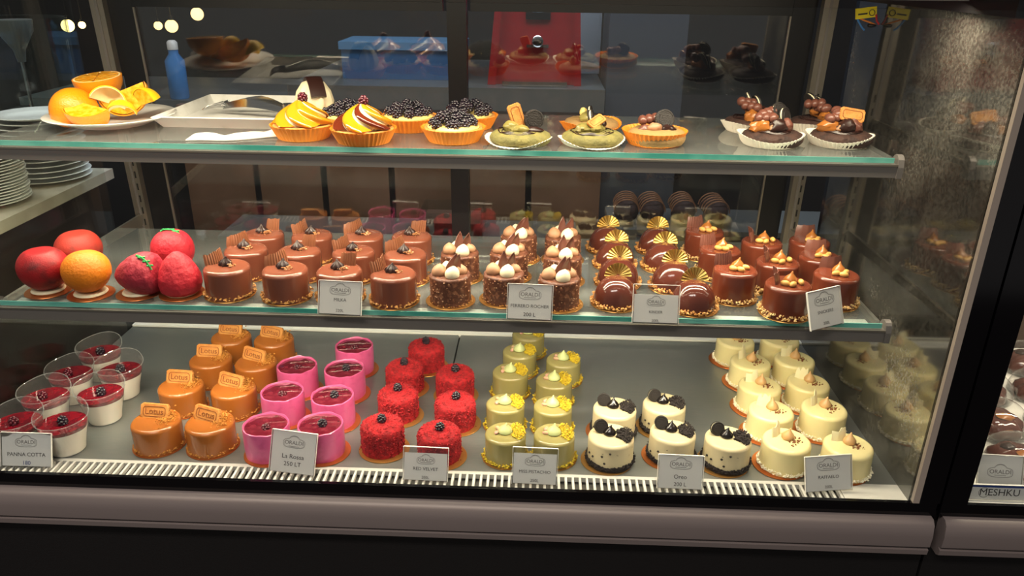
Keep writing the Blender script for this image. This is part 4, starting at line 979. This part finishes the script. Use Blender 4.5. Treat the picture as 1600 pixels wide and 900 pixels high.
t = tag(thing('side_table'), 'dark ledge carrying the blue bottle behind the left door', 'counter')
MB().box(-1.35,-.63,1.07,1.5,.345,.365).build('top', 'steel', t, smooth=False); MB().box(-1.35,-.95,1.02,1.5,-.9,.344).build('body', 'body', t, smooth=False)
bulb = mat('warm_bulb','#ffe9b0',.3,emit=('#ffd98a',5.0))
for x,y,z,r,lab in ((-1.687,2.60,.432,.018,'small'),(-1.627,2.60,.431,.027,'middle'),(-1.505,2.60,.483,.027,'upper right'),(-2.094,2.60,.426,.027,'far left large'),(-2.029,2.60,.430,.015,'far left small')):
    t = tag(thing('bulb_lamp', (x,y,z)), 'round glowing bulb far behind the case, the %s one' % lab, 'lamp', 'round bulbs in the background')
    MB().ball((0,0,0), r, (1,1,1), 24, 16).build('bulb', bulb, t); MB().lathe([(0,r*.9),(r*.35,r*.9),(r*.3,r*1.6),(0,r*1.6)], 16).build('socket', 'black', t); MB().tube([(0,0,r*1.5),(0,0,2.18-z)], .003, 6).build('cable', 'black', t)
# bakery rack behind the right door
rk = tag(thing('pastry_rack'), 'dark rack with braided chocolate pastries behind the right door', 'rack')
MB().box(.175,.95,.80,.98,.12,.132).build('rack_shelf', 'steel', rk, smooth=False)
MB().box(.90,.93,.80,.98,-.9,.119).box(.18,.21,.80,.98,-.9,.119).build('rack_leg', 'black', rk, smooth=False)
def braid(v):
    t = thing('braided_pastry')
    MB().lathe([(0,-.055)]+[(.028*math.sin(PI*i/16)**.6, -.055*math.cos(PI*i/16)) for i in range(1,16)]+[(0,.055)], 32, lambda a,i,z: 1+.14*math.cos(3*a+z*110)).build('pastry_body', 'brownie', t, (0,0,.032), (PI/2,0,0))
    for k in range(5): MB().tube([(.029*math.cos(a), -.036+.018*k+.006*math.cos(a*2), .032+.032*math.sin(a)) for a in [PI*j/10 for j in range(11)]], .0016, 5).build('icing_stripe', 'hazel_cream', t)
    return t
put(None, [(.215,.87),(.275,.87),(.350,.875),(.425,.87)], .132, ['braided chocolate pastry on the rear rack, %s from the left' % s for s in o4], 'pastry', 'braided pastries on the rear rack', variants=[braid(0)])
t = tag(thing('glass_dish', (-.20,.86,.10)), 'square glass dish behind the central door post', 'dish')
MB().box(-.075,.075,-.06,.06,0,.004).box(-.075,-.071,-.06,.06,.0041,.06).box(.071,.075,-.06,.06,.0041,.06).box(-.0709,.0709,-.06,-.056,.0041,.06).box(-.0709,.0709,.056,.06,.0041,.06).build('dish_body', 'clear', t, smooth=False)
MB().box(-.070,.070,-.055,.055,.0045,.035).build('dish_content', mat('brown_cake','#5b4030',.6), t, smooth=False)
t = tag(thing('rear_shelf'), 'low steel shelf behind the left door carrying the glass dish', 'shelf')
MB().box(-.75,.10,.78,.95,.088,.0995).build('shelf_board', 'steel', t, smooth=False); MB().box(-.74,-.72,.80,.93,-.9,.0875).box(.07,.09,.80,.93,-.9,.0875).build('leg', 'black', t, smooth=False)
